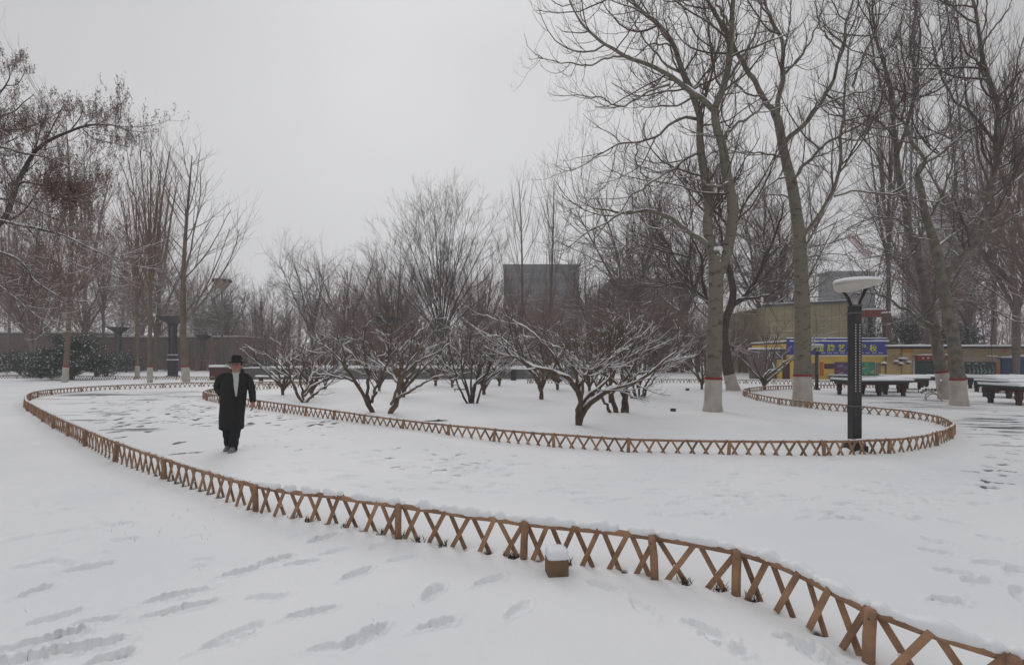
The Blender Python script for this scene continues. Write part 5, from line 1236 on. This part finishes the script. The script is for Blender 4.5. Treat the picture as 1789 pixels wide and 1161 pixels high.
lattice('short faded red crane jib above the street lamp', P3(1483, 408, 150), P3(1518, 446, 150), 1.6, 1.4, 10, 'crane_jib', 'crane', M['mast_red'], .12)
t = thing('ride_platform', 'red ride platform with snow on top beside the beige hall', 'ride', P3(1521, 548, 58))
b = MB(); b.box((0, 0, 0), (2.4, 2, .75), taper=1.12); b.build('platform', mat('red_panel', (.36, .05, .045), .6, var=(.26, .05, .04), scale=2), t, bevel=.04)
b = MB(); snowslab(b, -1.3, 1.3, -1.1, 1.1, .38, .15, 4, 20); b.build('snow_cap', M['snow'], t)
b = MB(); b.tube([(0, 0, -.3), (0, .4, -7)], .25, 8); b.build('support', M['mast'], t)
t = thing('chimney', 'square brick chimney stub rising behind the blue sign end', 'chimney', (sx(1549, 45), 45, 0))
b = MB(); b.box((0, 0, 2.9), (.5, .5, 5.9), taper=.95); b.build('stack', mat('brick_red', (.16, .09, .075), .85, var=(.12, .07, .06), scale=4), t); b = MB(); b.box((0, 0, 5.9), (.6, .6, .12)); b.build('cap', M['snow'], t, bevel=.02)
b = MB(); b.bar((.3, 0, 5.8), (1.0, 0, 3.4), .12, .12); b.build('brace', M['grey_metal'], t)

# ------------------------------------------------------------------ street lamps
def garden_lamp(label, px, yb, sc=1.0, rz=0.0):
    x, y = gnd(px, yb); t = thing('street_lamp', label, 'street lamp', (x, y, 0), rz, 'black garden lamps with tilted dish heads', sc)
    b = MB(); b.box((0, 0, .03), (.30, .30, .16)); b.box((0, 0, .13), (.25, .25, .05)); b.build('base', M['black_metal'], t, bevel=.01)
    b = MB(); b.box((0, 0, 1.38), (.165, .165, 2.56)); b.build('column', M['black_metal'], t, bevel=.018)
    b = MB(); b.box((0, 0, .82), (.172, .172, .02)); b.box((0, 0, 2.52), (.172, .172, .02)); b.box((0, 0, 2.655), (.175, .175, .03)); b.build('collar', M['grey_metal'], t, bevel=.004)
    b = MB()
    for k in range(26):
        for q in (-1, 1):
            for fy, R in ((-.0845, 0), (.0845, 0)):
                c = np.array([q * .038, fy, 1.10 + k * .048]); n = 10; a = np.arange(n) / n * 2 * math.pi
                b.addp([(c[0] + math.cos(u) * .0135, c[1], c[2] + math.sin(u) * .0135) for u in a], [tuple(range(n))])
    b.build('perforations', M['cream'], t)
    for sgn in (-1, 1):
        b = MB(); P = catmull([(sgn * .07, 0, 2.64), (sgn * .095, 0, 2.74), (sgn * .15, 0, 2.84), (sgn * .25 - .02, 0, 2.97 if sgn < 0 else 3.02)], 12)
        for i in range(11): b.bar(P[i] - (P[i + 1] - P[i]) * .08, P[i + 1] + (P[i + 1] - P[i]) * .08, .042, .035, (0, 1, 0))
        b.build('arm', M['black_metal'], t)
    b = MB(); b.lathe([(.05, 0), (.045, .12), (.0, .13)], (0, 0, 2.66), 10); b.build('light_source', M['cream'], t, smooth=True)
    # dish: deep on the left, thinning to a flat brim on the right
    n = 40; u = np.arange(n) / n * 2 * math.pi; V = []; rings = 9
    for i in range(rings):
        f = i / (rings - 1); rr = math.sin(f * math.pi / 2)
        for w in u:
            X = math.cos(w) * .385 * rr; Y = math.sin(w) * .33 * rr
            deep = .235 * (.12 + .88 * max(0, min(1, (.42 - (X + .06)) / .84)) ** 0.9)
            V.append((X + .03 + .02, Y, 3.055 - deep * math.cos(f * math.pi / 2) ** .7 + .015 * X / .42))
    k = MB(); K = rings; ii = (np.arange(K - 1) * n)[:, None]; jj = np.arange(n)[None]; j2 = (jj + 1) % n
    k.add(V, np.stack([ii + jj, ii + n + jj, ii + n + j2, ii + j2], -1).reshape(-1, 4)); k.lathe([(0, 0), (1, 0), (1.03, .02), (1.0, .035), (.0, .04)], (.05, 0, 3.05), n, sx=.385, sy=.33)
    sh = k.build('lamp_shade', M['cream'], t, smooth=True)
    k = MB(); k.lathe([(1.0, .035), (1.02, .055), (.93, .085), (.7, .105), (.35, .115), (0, .12)], (.05, 0, 3.053), n, sx=.388, sy=.333); k.build('lamp_snow', M['snow'], sh, smooth=True)
    b = MB(); b.lathe([(.24, -.03), (.2, .03), (.12, .07), (.0, .09)], (0, 0, 0), 18, sy=.8); b.build('base_snow', M['snow'], t, smooth=True)
    return t
garden_lamp('near black street lamp with perforated column and snow on its tilted dish', 1493, 787, 1.0)
garden_lamp('far small black street lamp with snow-covered dish in front of the blue sign', 1427, 681, .77)

def column_lamp():
    t = thing('lamp_column', 'x', 'lamp column', (0, 0, 0), 0, 'black lamp columns with inverted pyramid heads')
    b = MB(); b.box((0, 0, .75), (.60, .60, 1.6)); b.box((0, 0, 1.75), (.50, .50, .5)); b.box((0, 0, .06), (.85, .85, .12)); b.build('pedestal', M['black_metal'], t, bevel=.03)
    b = MB(); snowslab(b, -.32, .32, -.32, .32, 1.56, .06, 2, 12); snowslab(b, -.27, .27, -.27, .27, 2.01, .05, 3, 12); b.build('pedestal_snow', M['snow'], t)
    for q in ((-1, -1), (1, -1), (1, 1), (-1, 1)):
        b = MB(); b.box((q[0] * .20, q[1] * .20, 3.35), (.08, .08, 2.7)); b.build('post', M['black_metal'], t)
    b = MB(); b.box((0, 0, 3.35), (.30, .30, 2.66)); b.build('light_core', M['frost'], t)
    b = MB()
    for k in range(18): b.box((0, 0, 2.1 + k * .147), (.42, .42, .03))
    for q in range(3):
        for (ax, ay) in ((1, 0), (0, 1)):
            for sg_ in (-1, 1): b.box(((q - 1) * .09 * ax + sg_ * .205 * ay, (q - 1) * .09 * ay + sg_ * .205 * ax, 3.35), (.02, .02, 2.66))
    b.build('grille', M['black_metal'], t)
    b = MB(); b.box((0, 0, 4.75), (.62, .62, .12)); b.addp([(-.26, -.26, 4.81), (.26, -.26, 4.81), (.26, .26, 4.81), (-.26, .26, 4.81), (-.9, -.9, 5.45), (.9, -.9, 5.45), (.9, .9, 5.45), (-.9, .9, 5.45)], [(0, 3, 2, 1), (4, 5, 6, 7), (0, 1, 5, 4), (1, 2, 6, 5), (2, 3, 7, 6), (3, 0, 4, 7)])
    hd = b.build('lamp_head', M['black_metal'], t)
    b = MB()
    for fx in (-1, 0, 1):
        for s_ in (-1, 1): b.bar((fx * .17, s_ * .27, 4.82), (fx * .6, s_ * .92, 5.46), .03, .02, (0, s_, -.5)); b.bar((s_ * .27, fx * .17, 4.82), (s_ * .92, fx * .6, 5.46), .03, .02, (s_, 0, -.5))
    b.box((0, 0, 5.47), (1.9, 1.9, .05)); b.build('head_ribs', M['black_metal'], hd)
    return t
cl = column_lamp(); first = True
for px, yb, lb, s_ in ((302, 658, 'nearest black lamp column left of the man with latticed shaft', .98), (207, 649, 'black lamp column by the red-coated walker', 1.0), (355, 647, 'farthest slim lamp column between the spreading poplar and the mast', .87), (680, 659, 'black lamp column behind the fruit trees at the low wall', .94)):
    x, y = gnd(px, yb)
    if first: cl.location = (x, y, 0); cl['label'] = lb; cl.scale = (s_,) * 3; first = False
    else: dup(cl, lb, (x, y, 0), .2 if px < 300 else .0, s_)
# floodlight mast
x, y = gnd(388, 648); t = thing('floodlight_mast', 'tall thin mast with a round lamp ring above the tree line', 'mast', (x, y, 0))
zt = H - (488 - HY) * y / F
b = MB(); b.tube([(0, 0, 0), (0, 0, zt - .6)], [.16, .1], 8); b.build('pole', M['grey_metal'], t, smooth=True)
b = MB(); b.lathe([(.15, -1.3), (.75, -.6), (.95, -.2), (.95, .2), (.2, .25), (0, .3)], (0, 0, zt - .2), 20); b.build('lamp_ring', mat('pale_brown', (.30, .22, .18), .7), t)
b = MB(); b.lathe([(1.0, .2), (1.0, .28), (0, .34)], (0, 0, zt - .2), 20); b.build('snow_cap', M['snow'], t)
b = MB()
for q in range(8): a = q * .785; b.box((math.cos(a) * 1.0, math.sin(a) * 1.0, zt - .2), (.28, .28, .3), rz=a)
b.build('floodlights', M['black_metal'], t)

# ------------------------------------------------------------------ tables, bench, boxes
def billiard():
    t = thing('billiard_table', 'x', 'table', (0, 0, 0), 0, 'outdoor billiard tables under snow')
    b = MB(); b.box((0, 0, .66), (2.75, 1.5, .10)); b.build('table_top', M['green_door'], t, bevel=.02)
    b = MB(); b.box((0, 0, .56), (2.5, 1.25, .12)); b.build('apron', M['brown_door'], t)
    for i in (-1, 0, 1):
        for j in (-1, 1):
            b = MB(); b.box((i * 1.1, j * .5, .34), (.17, .17, .30)); b.box((i * 1.1, j * .5, .1), (.13, .13, .28)); b.build('leg', M['brown_door'] if j < 0 else M['black_metal'], t, bevel=.015)
    b = MB(); snowslab(b, -1.36, 1.36, -.74, .74, .715, .055, 3, 30); b.build('snow_cap', M['snow'], t, smooth=False, bevel=.02)
    return t
bt = billiard(); first = True
for px, yb, rz, lb in ((1521, 690, .03, 'billiard table nearest the street lamp, left one of the left group'), (1556, 684, .05, 'billiard table in the middle of the left group, behind the first'), (1597, 679, .0, 'billiard table right behind the metal bench'),
                       (1745, 679, .0, 'farthest billiard table of the right group under the blackboard'), (1762, 685, .0, 'second farthest billiard table of the right group'), (1785, 694, .02, 'second nearest billiard table of the right group'), (1806, 706, .02, 'nearest billiard table cut by the right edge')):
    x, y = gnd(px, yb)
    if first: bt.location = (x, y, 0); bt.rotation_euler = (0, 0, rz); bt['label'] = lb; first = False
    else: dup(bt, lb, (x, y, 0), rz)
# bench seen from its end
x, y = gnd(1628, 701); t = thing('park_bench', 'pale curved metal bench with snow on its slats beside the leaning poplar', 'bench', (x, y, 0), math.radians(-39))
M['pale_metal'] = mat('pale_metal', (.34, .31, .27), .5, var=(.25, .23, .2), scale=4)
for yy in (0, 1.3):
    b = MB(); b.tube(catmull([(-.18, yy, 0), (-.14, yy, .18), (.02, yy, .30), (.2, yy, .22), (.32, yy, 0)], 14), .02, 6); b.tube(catmull([(-.32, yy, .30), (-.18, yy, .40), (.1, yy, .40), (.22, yy, .52), (.30, yy, .78)], 14), .02, 6); b.tube([(.02, yy, .3), (.0, yy, .4)], .02, 6); b.build('end_frame', M['pale_metal'], t, smooth=True)
prof = catmull([(-.32, 0, .31), (-.18, 0, .41), (.1, 0, .41)], 6); pb = catmull([(.2, 0, .50), (.30, 0, .76)], 4)
b = MB()
for p in prof: b.box((p[0], .65, p[2] + .025), (.05, 1.36, .02))
b.build('seat', M['pale_metal'], t)
b = MB()
for p in pb: b.box((p[0], .65, p[2]), (.02, 1.36, .05))
b.build('backrest', M['pale_metal'], t)
b = MB()
for i, p in enumerate(prof): b.tubes(np.array([[(p[0], -.02 + q * 1.34 / 10, p[2] + .05) for q in range(11)]]), np.array([[.035 + .01 * ((q * 7 + i) % 3) for q in range(11)]]), 7)
b.tubes(np.array([[(.31, -.02 + q * 1.34 / 10, .80) for q in range(11)]]), np.full((1, 11), .028), 7)
b.build('snow_cap', M['snow'], t, smooth=True)
# brown wooden block with a snow cushion by the near fence
x, y = gnd(974, 1002); t = thing('wooden_marker', 'short brown wooden block topped with snow in front of the near fence', 'marker', (x, y, 0), .12)
b = MB(); b.box((0, .03, .045), (.165, .15, .17)); b.build('block', mat('block_wood', (.20, .125, .07), .75, var=(.14, .09, .055), scale=7, bump=.4), t, bevel=.012)
b = MB(); b.loft([(0, .03, .125, .082, .077), (0, .03, .14, .086, .081), (.002, .03, .180, .083, .079), (-.004, .033, .192, .076, .070), (-.010, .038, .203, .055, .046), (-.014, .038, .206, .02, .02)], 24, 6.0); b.build('snow_cap', M['snow'], t, smooth=True)
# small things on the bed and by the terrace
def boxthing(name, label, cat, px, yb, d, m, snow=True, group=None, rz=0.0):
    x, y = gnd(px, yb); t = thing(name, label, cat, (x, y, 0), rz, group)
    b = MB(); b.box((0, 0, d[2] / 2 - .02), (d[0], d[1], d[2] + .04)); b.build('body', m, t, bevel=min(d) * .08)
    b = MB(); b.box((0, 0, d[2] * .82), (d[0] * 1.04, d[1] * 1.04, d[2] * .06)); b.build('lid_edge', M['black_metal'], t)
    if snow: b = MB(); snowslab(b, -d[0] / 2, d[0] / 2, -d[1] / 2, d[1] / 2, d[2] + .005, min(.14, d[2] * .25), px, 14); b.build('snow_cap', M['snow'], t)
    return t
boxthing('junction_box', 'small dark box lying in the snow between the near fruit tree and the big poplar', 'box', 1176, 718, (.15, .1, .09), M['black_metal'], False)
boxthing('small_stone', 'tiny dark stone in the snow left of the big poplar foot', 'ground light', 1201, 682, (.16, .12, .13), M['black_metal'], True)  # stands for a small dark stone, modelled as a lidded box, no lamp
boxthing('utility_box', 'dark upright utility box at the end of the low wall behind the fruit trees', 'box', 897, 664, (.42, .4, .9), M['black_metal'], True)
M['redbrown'] = mat('dark_red_wood', (.13, .035, .03), .7, var=(.09, .03, .028), scale=3)
boxthing('litter_bin', 'dark red box-shaped bin with snow top left behind the man', 'bin', 383, 663, (1.1, .8, 1.0), M['redbrown'], True)
def low_bench(label, px, yb, w):
    x, y = gnd(px, yb); t = thing('low_bench', label, 'bench', (x, y, 0), 0, 'low dark red benches')
    b = MB(); [b.box((0, -.2 + k * .13, .42), (w, .11, .05)) for k in range(4)]; b.build('seat', M['redbrown'], t)
    for s_ in (-1, 1): b = MB(); b.box((s_ * w * .4, 0, .19), (.1, .42, .42)); b.build('leg', M['redbrown'], t)
    b = MB(); snowslab(b, -w / 2, w / 2, -.24, .24, .45, .09, px, 20); b.build('snow_cap', M['snow'], t)
low_bench('low dark red bench right of the man behind the back fence', 483, 669, 2.6)
low_bench('low dark red bench right of the large evergreen shrub', 177, 658, 1.1)
x, y = gnd(762, 736); t = thing('fallen_branch', 'dark fallen twig lying in the snow behind the inner fence', 'branch', (x, y, 0), .1)
b = MB(); b.tube([(-.35, 0, .015), (-.1, .02, .02), (.1, -.01, .03), (.3, .05, .02)], [.008, .018, .022, .008], 6); b.build('stick', M['dark_bark'], t); b = MB(); b.tube([(-.05, 0, .02), (.1, .15, .05)], [.014, .005], 5); b.tube([(.1, 0, .02), (-.0, -.14, .03)], [.012, .005], 5); b.build('side_twig', M['dark_bark'], t)
x, y = gnd(805, 684); t = thing('short_rail', 'short dark rail standing in the snow left of the many-stemmed shrub', 'rail', (x, y, 0))
b = MB(); b.bar((-.35, 0, .12), (.35, 0, .12), .05, .05, (0, 1, 0)); b.build('bar', M['dark_bark'], t); b = MB(); b.tube([(-.3, 0, -.05), (-.3, 0, .12)], .02, 6); b.tube([(.3, 0, -.05), (.3, 0, .12)], .02, 6); b.build('stub', M['dark_bark'], t)

# ------------------------------------------------------------------ people
skin = mat('skin', (.38, .20, .155), .6, var=(.31, .155, .115), scale=14)
wool = mat('black_wool', (.016, .0165, .017), .92, var=(.026, .026, .027), scale=60, bump=.35, bscale=180)
cloth = mat('black_trousers', (.014, .015, .018), .85, var=(.02, .02, .023), scale=30)
felt = mat('black_felt', (.012, .012, .013), .9)
scarf_m = mat('white_scarf', (.52, .53, .53), .9, var=(.44, .45, .46), scale=18, bump=.3, bscale=60)
xm, ym = gnd(405, 786)
man = thing('person', 'man in long black overcoat, black felt hat and white scarf walking on the snowy path', 'person', (xm, ym, -.012), math.radians(10))
U = .001806
def mx(zx): return (zx - 335) * U
def mz(zy): return (1088 - zy) * U
hx = mx(381)
body = MB()
# head, neck, trunk
body.loft([(hx, .0, mz(345), .062, .062), (hx, -.008, mz(300), .056, .06), (hx, -.012, mz(292), .05, .062), (hx, -.025, mz(284), .058, .078), (hx, -.018, mz(265), .070, .092), (hx, -.008, mz(240), .077, .100), (hx, 0, mz(215), .080, .103), (hx, .005, mz(185), .081, .104), (hx, .01, mz(160), .072, .09), (hx, .01, mz(143), .04, .05)], 28)
body.loft([(hx, -.103, mz(245), .010, .012), (hx, -.112, mz(237), .017, .022), (hx, -.106, mz(228), .014, .016), (hx, -.100, mz(214), .010, .012)], 12)     # nose
for s_ in (-1, 1):
    body.loft([(hx + s_ * .083, .012, mz(250), .009, .014), (hx + s_ * .088, .014, mz(238), .012, .022), (hx + s_ * .087, .016, mz(222), .011, .024), (hx + s_ * .083, .016, mz(214), .006, .012)], 10)   # ears
body.loft([(hx, -.096, mz(262), .022, .010), (hx, -.100, mz(258), .026, .013), (hx, -.096, mz(254), .022, .010)], 12)      # lips
body.loft([(hx, .01, mz(350), .07, .07), (hx - .01, .02, mz(335), .12, .08), (mx(350), .02, mz(420), .17, .12), (mx(345), .02, mz(560), .15, .11), (mx(340), .02, mz(640), .16, .12)], 20)
# legs
for sx_, fy in ((-1, .10), (1, -.12)):
    body.tube(catmull([(mx(340) + sx_ * .075, .02, mz(630)), (mx(338) + sx_ * .075, fy * .5, mz(870)), (mx(330) + sx_ * .068, fy, mz(1050))], 8), [.08, .075, .068, .06, .055, .05, .045, .04], 12)
# arms
sh_l, el_l, wr_l = (mx(240), .02, mz(335)), (mx(185), .07, mz(440)), (mx(262), -.03, mz(530))
sh_r, el_r, wr_r = (mx(478), .02, mz(338)), (mx(513), .05, mz(460)), (mx(540), -.03, mz(592))
for A_, B_, C_ in ((sh_l, el_l, wr_l), (sh_r, el_r, wr_r)):
    body.tube(catmull([A_, B_, C_], 9), [.052, .05, .048, .045, .04, .037, .033, .03, .027], 12)
    body.tube([(hx, .02, mz(350)), A_], [.045, .045], 12)
# visible hand: palm, four fingers slightly curled, thumb on the side towards the body front
hc = np.array(wr_r) + np.array([0, -.005, -.03])
body.tube([np.array(wr_r), hc + np.array([.0, -.008, -.02]), hc + np.array([.0, -.016, -.06])], [.027, .037, .034], 12)
for k_, (dy, ln) in enumerate(((-.034, .070), (-.012, .078), (.010, .074), (.030, .058))):
    p0 = hc + np.array([.002, dy - .012, -.055]); body.tube([p0, p0 + np.array([-.004, -.004, -ln * .5]), p0 + np.array([-.018, -.004, -ln * .85]), p0 + np.array([-.032, -.002, -ln])], [.0095, .009, .008, .006], 8)
body.tube([hc + np.array([-.012, -.03, -.01]), hc + np.array([-.022, -.05, -.035]), hc + np.array([-.026, -.052, -.062])], [.012, .0105, .008], 8)
hc2 = np.array(wr_l); body.tube([hc2, hc2 + np.array([.04, .02, -.07])], [.03, .034], 10)
bo = body.build('body', skin, man, smooth=True)
rm = bo.modifiers.new('join', 'REMESH'); rm.mode = 'VOXEL'; rm.voxel_size = .0055; rm.use_smooth_shade = True
smo = bo.modifiers.new('soft', 'SMOOTH'); smo.iterations = 2; smo.factor = .4
# eyes and brows sit on the face as small features
b = MB()
for s_ in (-1, 1): b.lathe([(0, .009), (.011, .003), (.011, -.003), (0, -.009)], (hx + s_ * .031, -.094, mz(217)), 10, sy=.7)
b.build('eyes', mat('dark_eye', (.015, .012, .01), .3), man, smooth=True)
b = MB()
for s_ in (-1, 1): b.tube([(hx + s_ * .014, -.103, mz(207)), (hx + s_ * .032, -.100, mz(205)), (hx + s_ * .050, -.088, mz(208))], [.004, .005, .003], 6)
b.loft([(hx, .022, mz(250), .078, .086), (hx, .022, mz(225), .086, .094), (hx, .016, mz(185), .088, .102), (hx, .016, mz(165), .08, .09)], 24); b.build('hair', mat('black_hair', (.012, .011, .010), .7), man, smooth=True)
b = MB(); b.lathe([(0, .004), (.016, .0025), (.017, -.001), (0, -.005)], (hx, -.110, mz(258)), 12, sy=.35); b.build('mouth', mat('lips', (.25, .07, .06), .5), man, smooth=True)
# hat
b = MB()
b.lathe([(.098, 0), (.135, -.014), (.158, -.018), (.162, -.006), (.14, .004), (.108, .014), (.106, .03), (.101, .07), (.090, .108), (.074, .125), (.045, .128), (.02, .118), (0, .116)], (hx, .002, mz(180)), 36, sx=.86, sy=1.04); ho = b.build('hat', felt, man, smooth=True)
b = MB(); b.lathe([(.1065, .010), (.1105, .013), (.1085, .036), (.104, .038)], (hx, .002, mz(180)), 36, sx=.86, sy=1.04); b.build('hat_band', mat('satin_band', (.02, .02, .022), .4), ho, smooth=True)
# overcoat: body shell with folds and open hem
n = 48; a = np.arange(n) / n * 2 * math.pi
prof = [(300, 385, .078, .078), (308, 376, .150, .100), (322, 366, .190, .112), (350, 358, .215, .130), (420, 352, .226, .142), (500, 350, .224, .142), (560, 347, .222, .144), (640, 342, .214, .150), (740, 336, .208, .156), (820, 332, .204, .160), (868, 331, .202, .162), (869, 331, .190, .150), (780, 334, .180, .140)]
V = []
for (zy, cx_, rx, ry) in prof:
    low = max(0, (zy - 520) / 350)
    for w in a:
        fold = 1 + .045 * low * math.sin(w * 7 + zy * .004) + .018 * low * math.sin(w * 13 + 1.3 + zy * .01) + .012 * math.sin(w * 5 + zy * .03)
        X = math.copysign(abs(math.cos(w)) ** .85, math.cos(w)) * rx * fold; Y = math.copysign(abs(math.sin(w)) ** .9, math.sin(w)) * ry * fold
        V.append((mx(cx_) + X, .01 + Y, mz(zy) + .012 * low * math.sin(w * 2 + 1)))
K = len(prof); ii = (np.arange(K - 1) * n)[:, None]; jj = np.arange(n)[None]; j2 = (jj + 1) % n
cb = MB(); cb.add(V, np.stack([ii + jj, ii + n + jj, ii + n + j2, ii + j2], -1).reshape(-1, 4)); co = cb.build('overcoat', wool, man, smooth=True)
for A_, B_, C_, nm in ((sh_l, el_l, wr_l, 0), (sh_r, el_r, wr_r, 1)):
    b = MB(); sg_ = -1 if nm == 0 else 1; top = (hx + sg_ * .075, .015, mz(306)); sh_ = (A_[0] - sg_ * .005, A_[1], A_[2] - .002)
    P = catmull([top, sh_, B_, C_], 26); q = np.linspace(0, 1, 26)
    R = np.interp(q, [0, .10, .26, .45, .65, .85, .98, 1], [.035, .050, .072, .070, .063, .058, .055, .047]) * (1 + .05 * np.sin(q * 38) * (q > .35) * (q < .8))
    b.tube(P, R, 16); b.build('sleeve', wool, co, smooth=True)
# lapels and collar
for s_ in (-1, 1):
    b = MB(); xo = [mx(352), mx(374), mx(398), mx(405)] if s_ < 0 else [mx(428), mx(430), mx(420), mx(410)]
    zz_ = [mz(272), mz(340), mz(450), mz(530)]; wdt = [.045, .07, .05, .006]; yy_ = [-.05, -.122, -.144, -.144]
    v = []
    for k_ in range(4): v += [(xo[k_], yy_[k_] - .012, zz_[k_]), (xo[k_] + s_ * wdt[k_], yy_[k_] + (.02 if k_ < 2 else .0), zz_[k_] + .004), (xo[k_] + s_ * wdt[k_], yy_[k_] + .03, zz_[k_] + .004), (xo[k_], yy_[k_] + .012, zz_[k_])]
    f = [(k_ * 4 + j, k_ * 4 + (j + 1) % 4, k_ * 4 + 4 + (j + 1) % 4, k_ * 4 + 4 + j) for k_ in range(3) for j in range(4)]
    b.addp(v, f + [(3, 2, 1, 0), (12, 13, 14, 15)]); b.build('lapel', wool, co, bevel=.004)
b = MB(); q = np.linspace(-.25, math.pi + .25, 18); b.tube([(hx + math.cos(w) * .094, .022 + math.sin(w) * .075, mz(272) - .0 + .012 * math.sin(w)) for w in q], [.010 + .018 * math.sin(max(0, min(math.pi, w))) + .006 for w in q], 10); b.build('collar', wool, co, smooth=True)
b = MB()
for zy in (560, 620, 690): b.lathe([(0, -.006), (.013, -.004), (.013, .004), (0, .006)], (0, 0, 0), 12)
bt_ = None
for zy in (565, 635, 705):
    b = MB(); b.lathe([(0, -.004), (.013, -.003), (.013, .003), (0, .005)], (0, 0, 0), 12); q_ = b.build('button', felt, co, smooth=True); q_.rotation_euler = (math.radians(90), 0, 0); q_.location = (mx(402), -.148, mz(zy))
# scarf: ring round the neck and two hanging ends in the coat opening
b = MB()
q = np.linspace(0, 2 * math.pi, 25)[:-1]; pts = [(hx + math.cos(w) * .075, .004 + math.sin(w) * .078, mz(288) + .010 * math.sin(w)) for w in q]; pts.append(pts[0]); b.tube(pts, .023, 10, cap=False)
for X0, X1, X2 in ((370, 389, 402), (402, 412, 410)):
    v = []; rows = [(280, X0, .024, -.062), (310, X0 * .75 + X1 * .25, .026, -.098), (350, X1, .028, -.130), (420, X1 * .45 + X2 * .55, .024, -.150), (480, X2, .017, -.152), (528, (X2 + 405) / 2, .008, -.150)]
    for zy, cx_, w, yy_ in rows: v += [(mx(cx_) - w, yy_, mz(zy)), (mx(cx_), yy_ - .010, mz(zy)), (mx(cx_) + w, yy_, mz(zy)), (mx(cx_) + w, yy_ + .014, mz(zy)), (mx(cx_) - w, yy_ + .014, mz(zy))]
    f = [(k_ * 5 + j, k_ * 5 + (j + 1) % 5, k_ * 5 + 5 + (j + 1) % 5, k_ * 5 + 5 + j) for k_ in range(len(rows) - 1) for j in range(5)]
    b.addp(v, f)
b.build('scarf', scarf_m, man, smooth=True)
# trousers and shoes
for sx_, fy in ((-1, .10), (1, -.12)):
    P = catmull([(mx(336) + sx_ * .085, .02, mz(780)), (mx(333) + sx_ * .078, fy * .55, mz(900)), (mx(330) + sx_ * .068, fy, mz(1068))], 14)
    q = np.linspace(0, 1, 14); b = MB(); b.tube(P, .102 - .026 * q + .006 * np.sin(q * 26) * (q > .5), 18); b.build('trouser_leg', cloth, man, smooth=True)
    b = MB(); bx_ = mx(330) + sx_ * .068 + sx_ * .012
    b.loft([(bx_, fy - .055, .0, .048, .140), (bx_, fy - .055, .022, .050, .143), (bx_, fy - .050, .045, .047, .130), (bx_, fy - .025, .075, .042, .090), (bx_, fy, .105, .040, .060), (bx_, fy + .005, .13, .03, .045)], 20, 2.4); so_ = b.build('shoe', mat('grey_shoe', (.10, .10, .105), .6, var=(.3, .3, .3), scale=16), man, smooth=True)
    b = MB(); b.loft([(bx_, fy - .055, -.014, .047, .142), (bx_, fy - .055, -.004, .051, .146), (bx_, fy - .055, .010, .051, .146), (bx_, fy - .055, .013, .048, .142)], 20, 2.4); b.build('sole', mat('sole', (.05, .05, .05), .8), so_, smooth=True)

# the far walker in a red coat
x, y = gnd(198, 646); wk = thing('person', 'far walker in red coat and dark trousers beside the black lamp column', 'person', (x, y, 0), .4)
b = MB(); b.loft([(0, 0, 1.40, .05, .05), (0, 0, 1.50, .055, .06), (0, 0, 1.56, .075, .09), (0, 0, 1.66, .08, .095), (0, 0, 1.72, .05, .06)], 16)
b.loft([(0, 0, .75, .15, .12), (0, 0, 1.1, .15, .11), (0, 0, 1.35, .19, .11), (0, 0, 1.44, .08, .07)], 16)
for s_ in (-1, 1):
    b.tube([(s_ * .08, 0, .8), (s_ * .08, s_ * .1, .45), (s_ * .08, s_ * .2, .05)], [.075, .055, .04], 10); b.tube([(s_ * .18, 0, 1.38), (s_ * .23, s_ * -.05, 1.1), (s_ * .22, s_ * -.14, .86)], [.045, .038, .03], 10)
    for q in range(5): b.tube([(s_ * .22, s_ * -.14, .86), (s_ * .22 + (q - 2) * .012, s_ * -.16, .78 - (.0 if q else -.03))], [.012, .008], 6)
b_o = b.build('body', skin, wk, smooth=True); rm = b_o.modifiers.new('join', 'REMESH'); rm.mode = 'VOXEL'; rm.voxel_size = .014
b = MB(); b.loft([(0, 0, .70, .20, .16), (0, 0, .95, .20, .15), (0, 0, 1.3, .23, .15), (0, 0, 1.42, .15, .11), (0, 0, 1.47, .08, .08)], 18)
for s_ in (-1, 1): b.tube([(s_ * .17, 0, 1.38), (s_ * .24, s_ * -.05, 1.1), (s_ * .23, s_ * -.13, .90)], [.075, .065, .05], 10)
b.build('coat', mat('red_coat', (.33, .025, .035), .8, var=(.26, .02, .03), scale=6), wk, smooth=True)
b = MB()
for s_ in (-1, 1): b.tube([(s_ * .085, 0, .8), (s_ * .085, s_ * .1, .45), (s_ * .085, s_ * .2, .04)], [.10, .08, .06], 10); b.loft([(s_ * .085, s_ * .2 - .05, 0, .05, .13), (s_ * .085, s_ * .2 - .05, .06, .045, .11), (s_ * .085, s_ * .2, .1, .04, .05)], 12)
b.build('trousers', cloth, wk, smooth=True)
b = MB(); b.loft([(0, .015, 1.55, .085, .095), (0, .015, 1.65, .095, .105), (0, .01, 1.74, .07, .08), (0, 0, 1.77, .03, .03)], 16); b.build('hair', felt, wk, smooth=True)

# ------------------------------------------------------------------ haze: one closed box of thin winter air
HAZE = 0.0015
hb = MB(); hb.box((0, 130, 33), (620, 340, 70)); ho_ = hb.build('haze', None)
hm = bpy.data.materials.new('haze'); hm.use_nodes = True; hn = hm.node_tree.nodes; hn.clear()
ou = hn.new("ShaderNodeOutputMaterial"); pv = hn.new("ShaderNodeVolumePrincipled"); pv.inputs["Color"].default_value = (.86, .87, .90, 1); pv.inputs["Density"].default_value = HAZE; pv.inputs["Anisotropy"].default_value = .2
hm.node_tree.links.new(pv.outputs[0], ou.inputs["Volume"]); ho_.data.materials.append(hm)
tag(ho_, 'thin pale winter haze over the whole park', 'haze', kind='stuff')
S.cycles.volume_bounces = 1
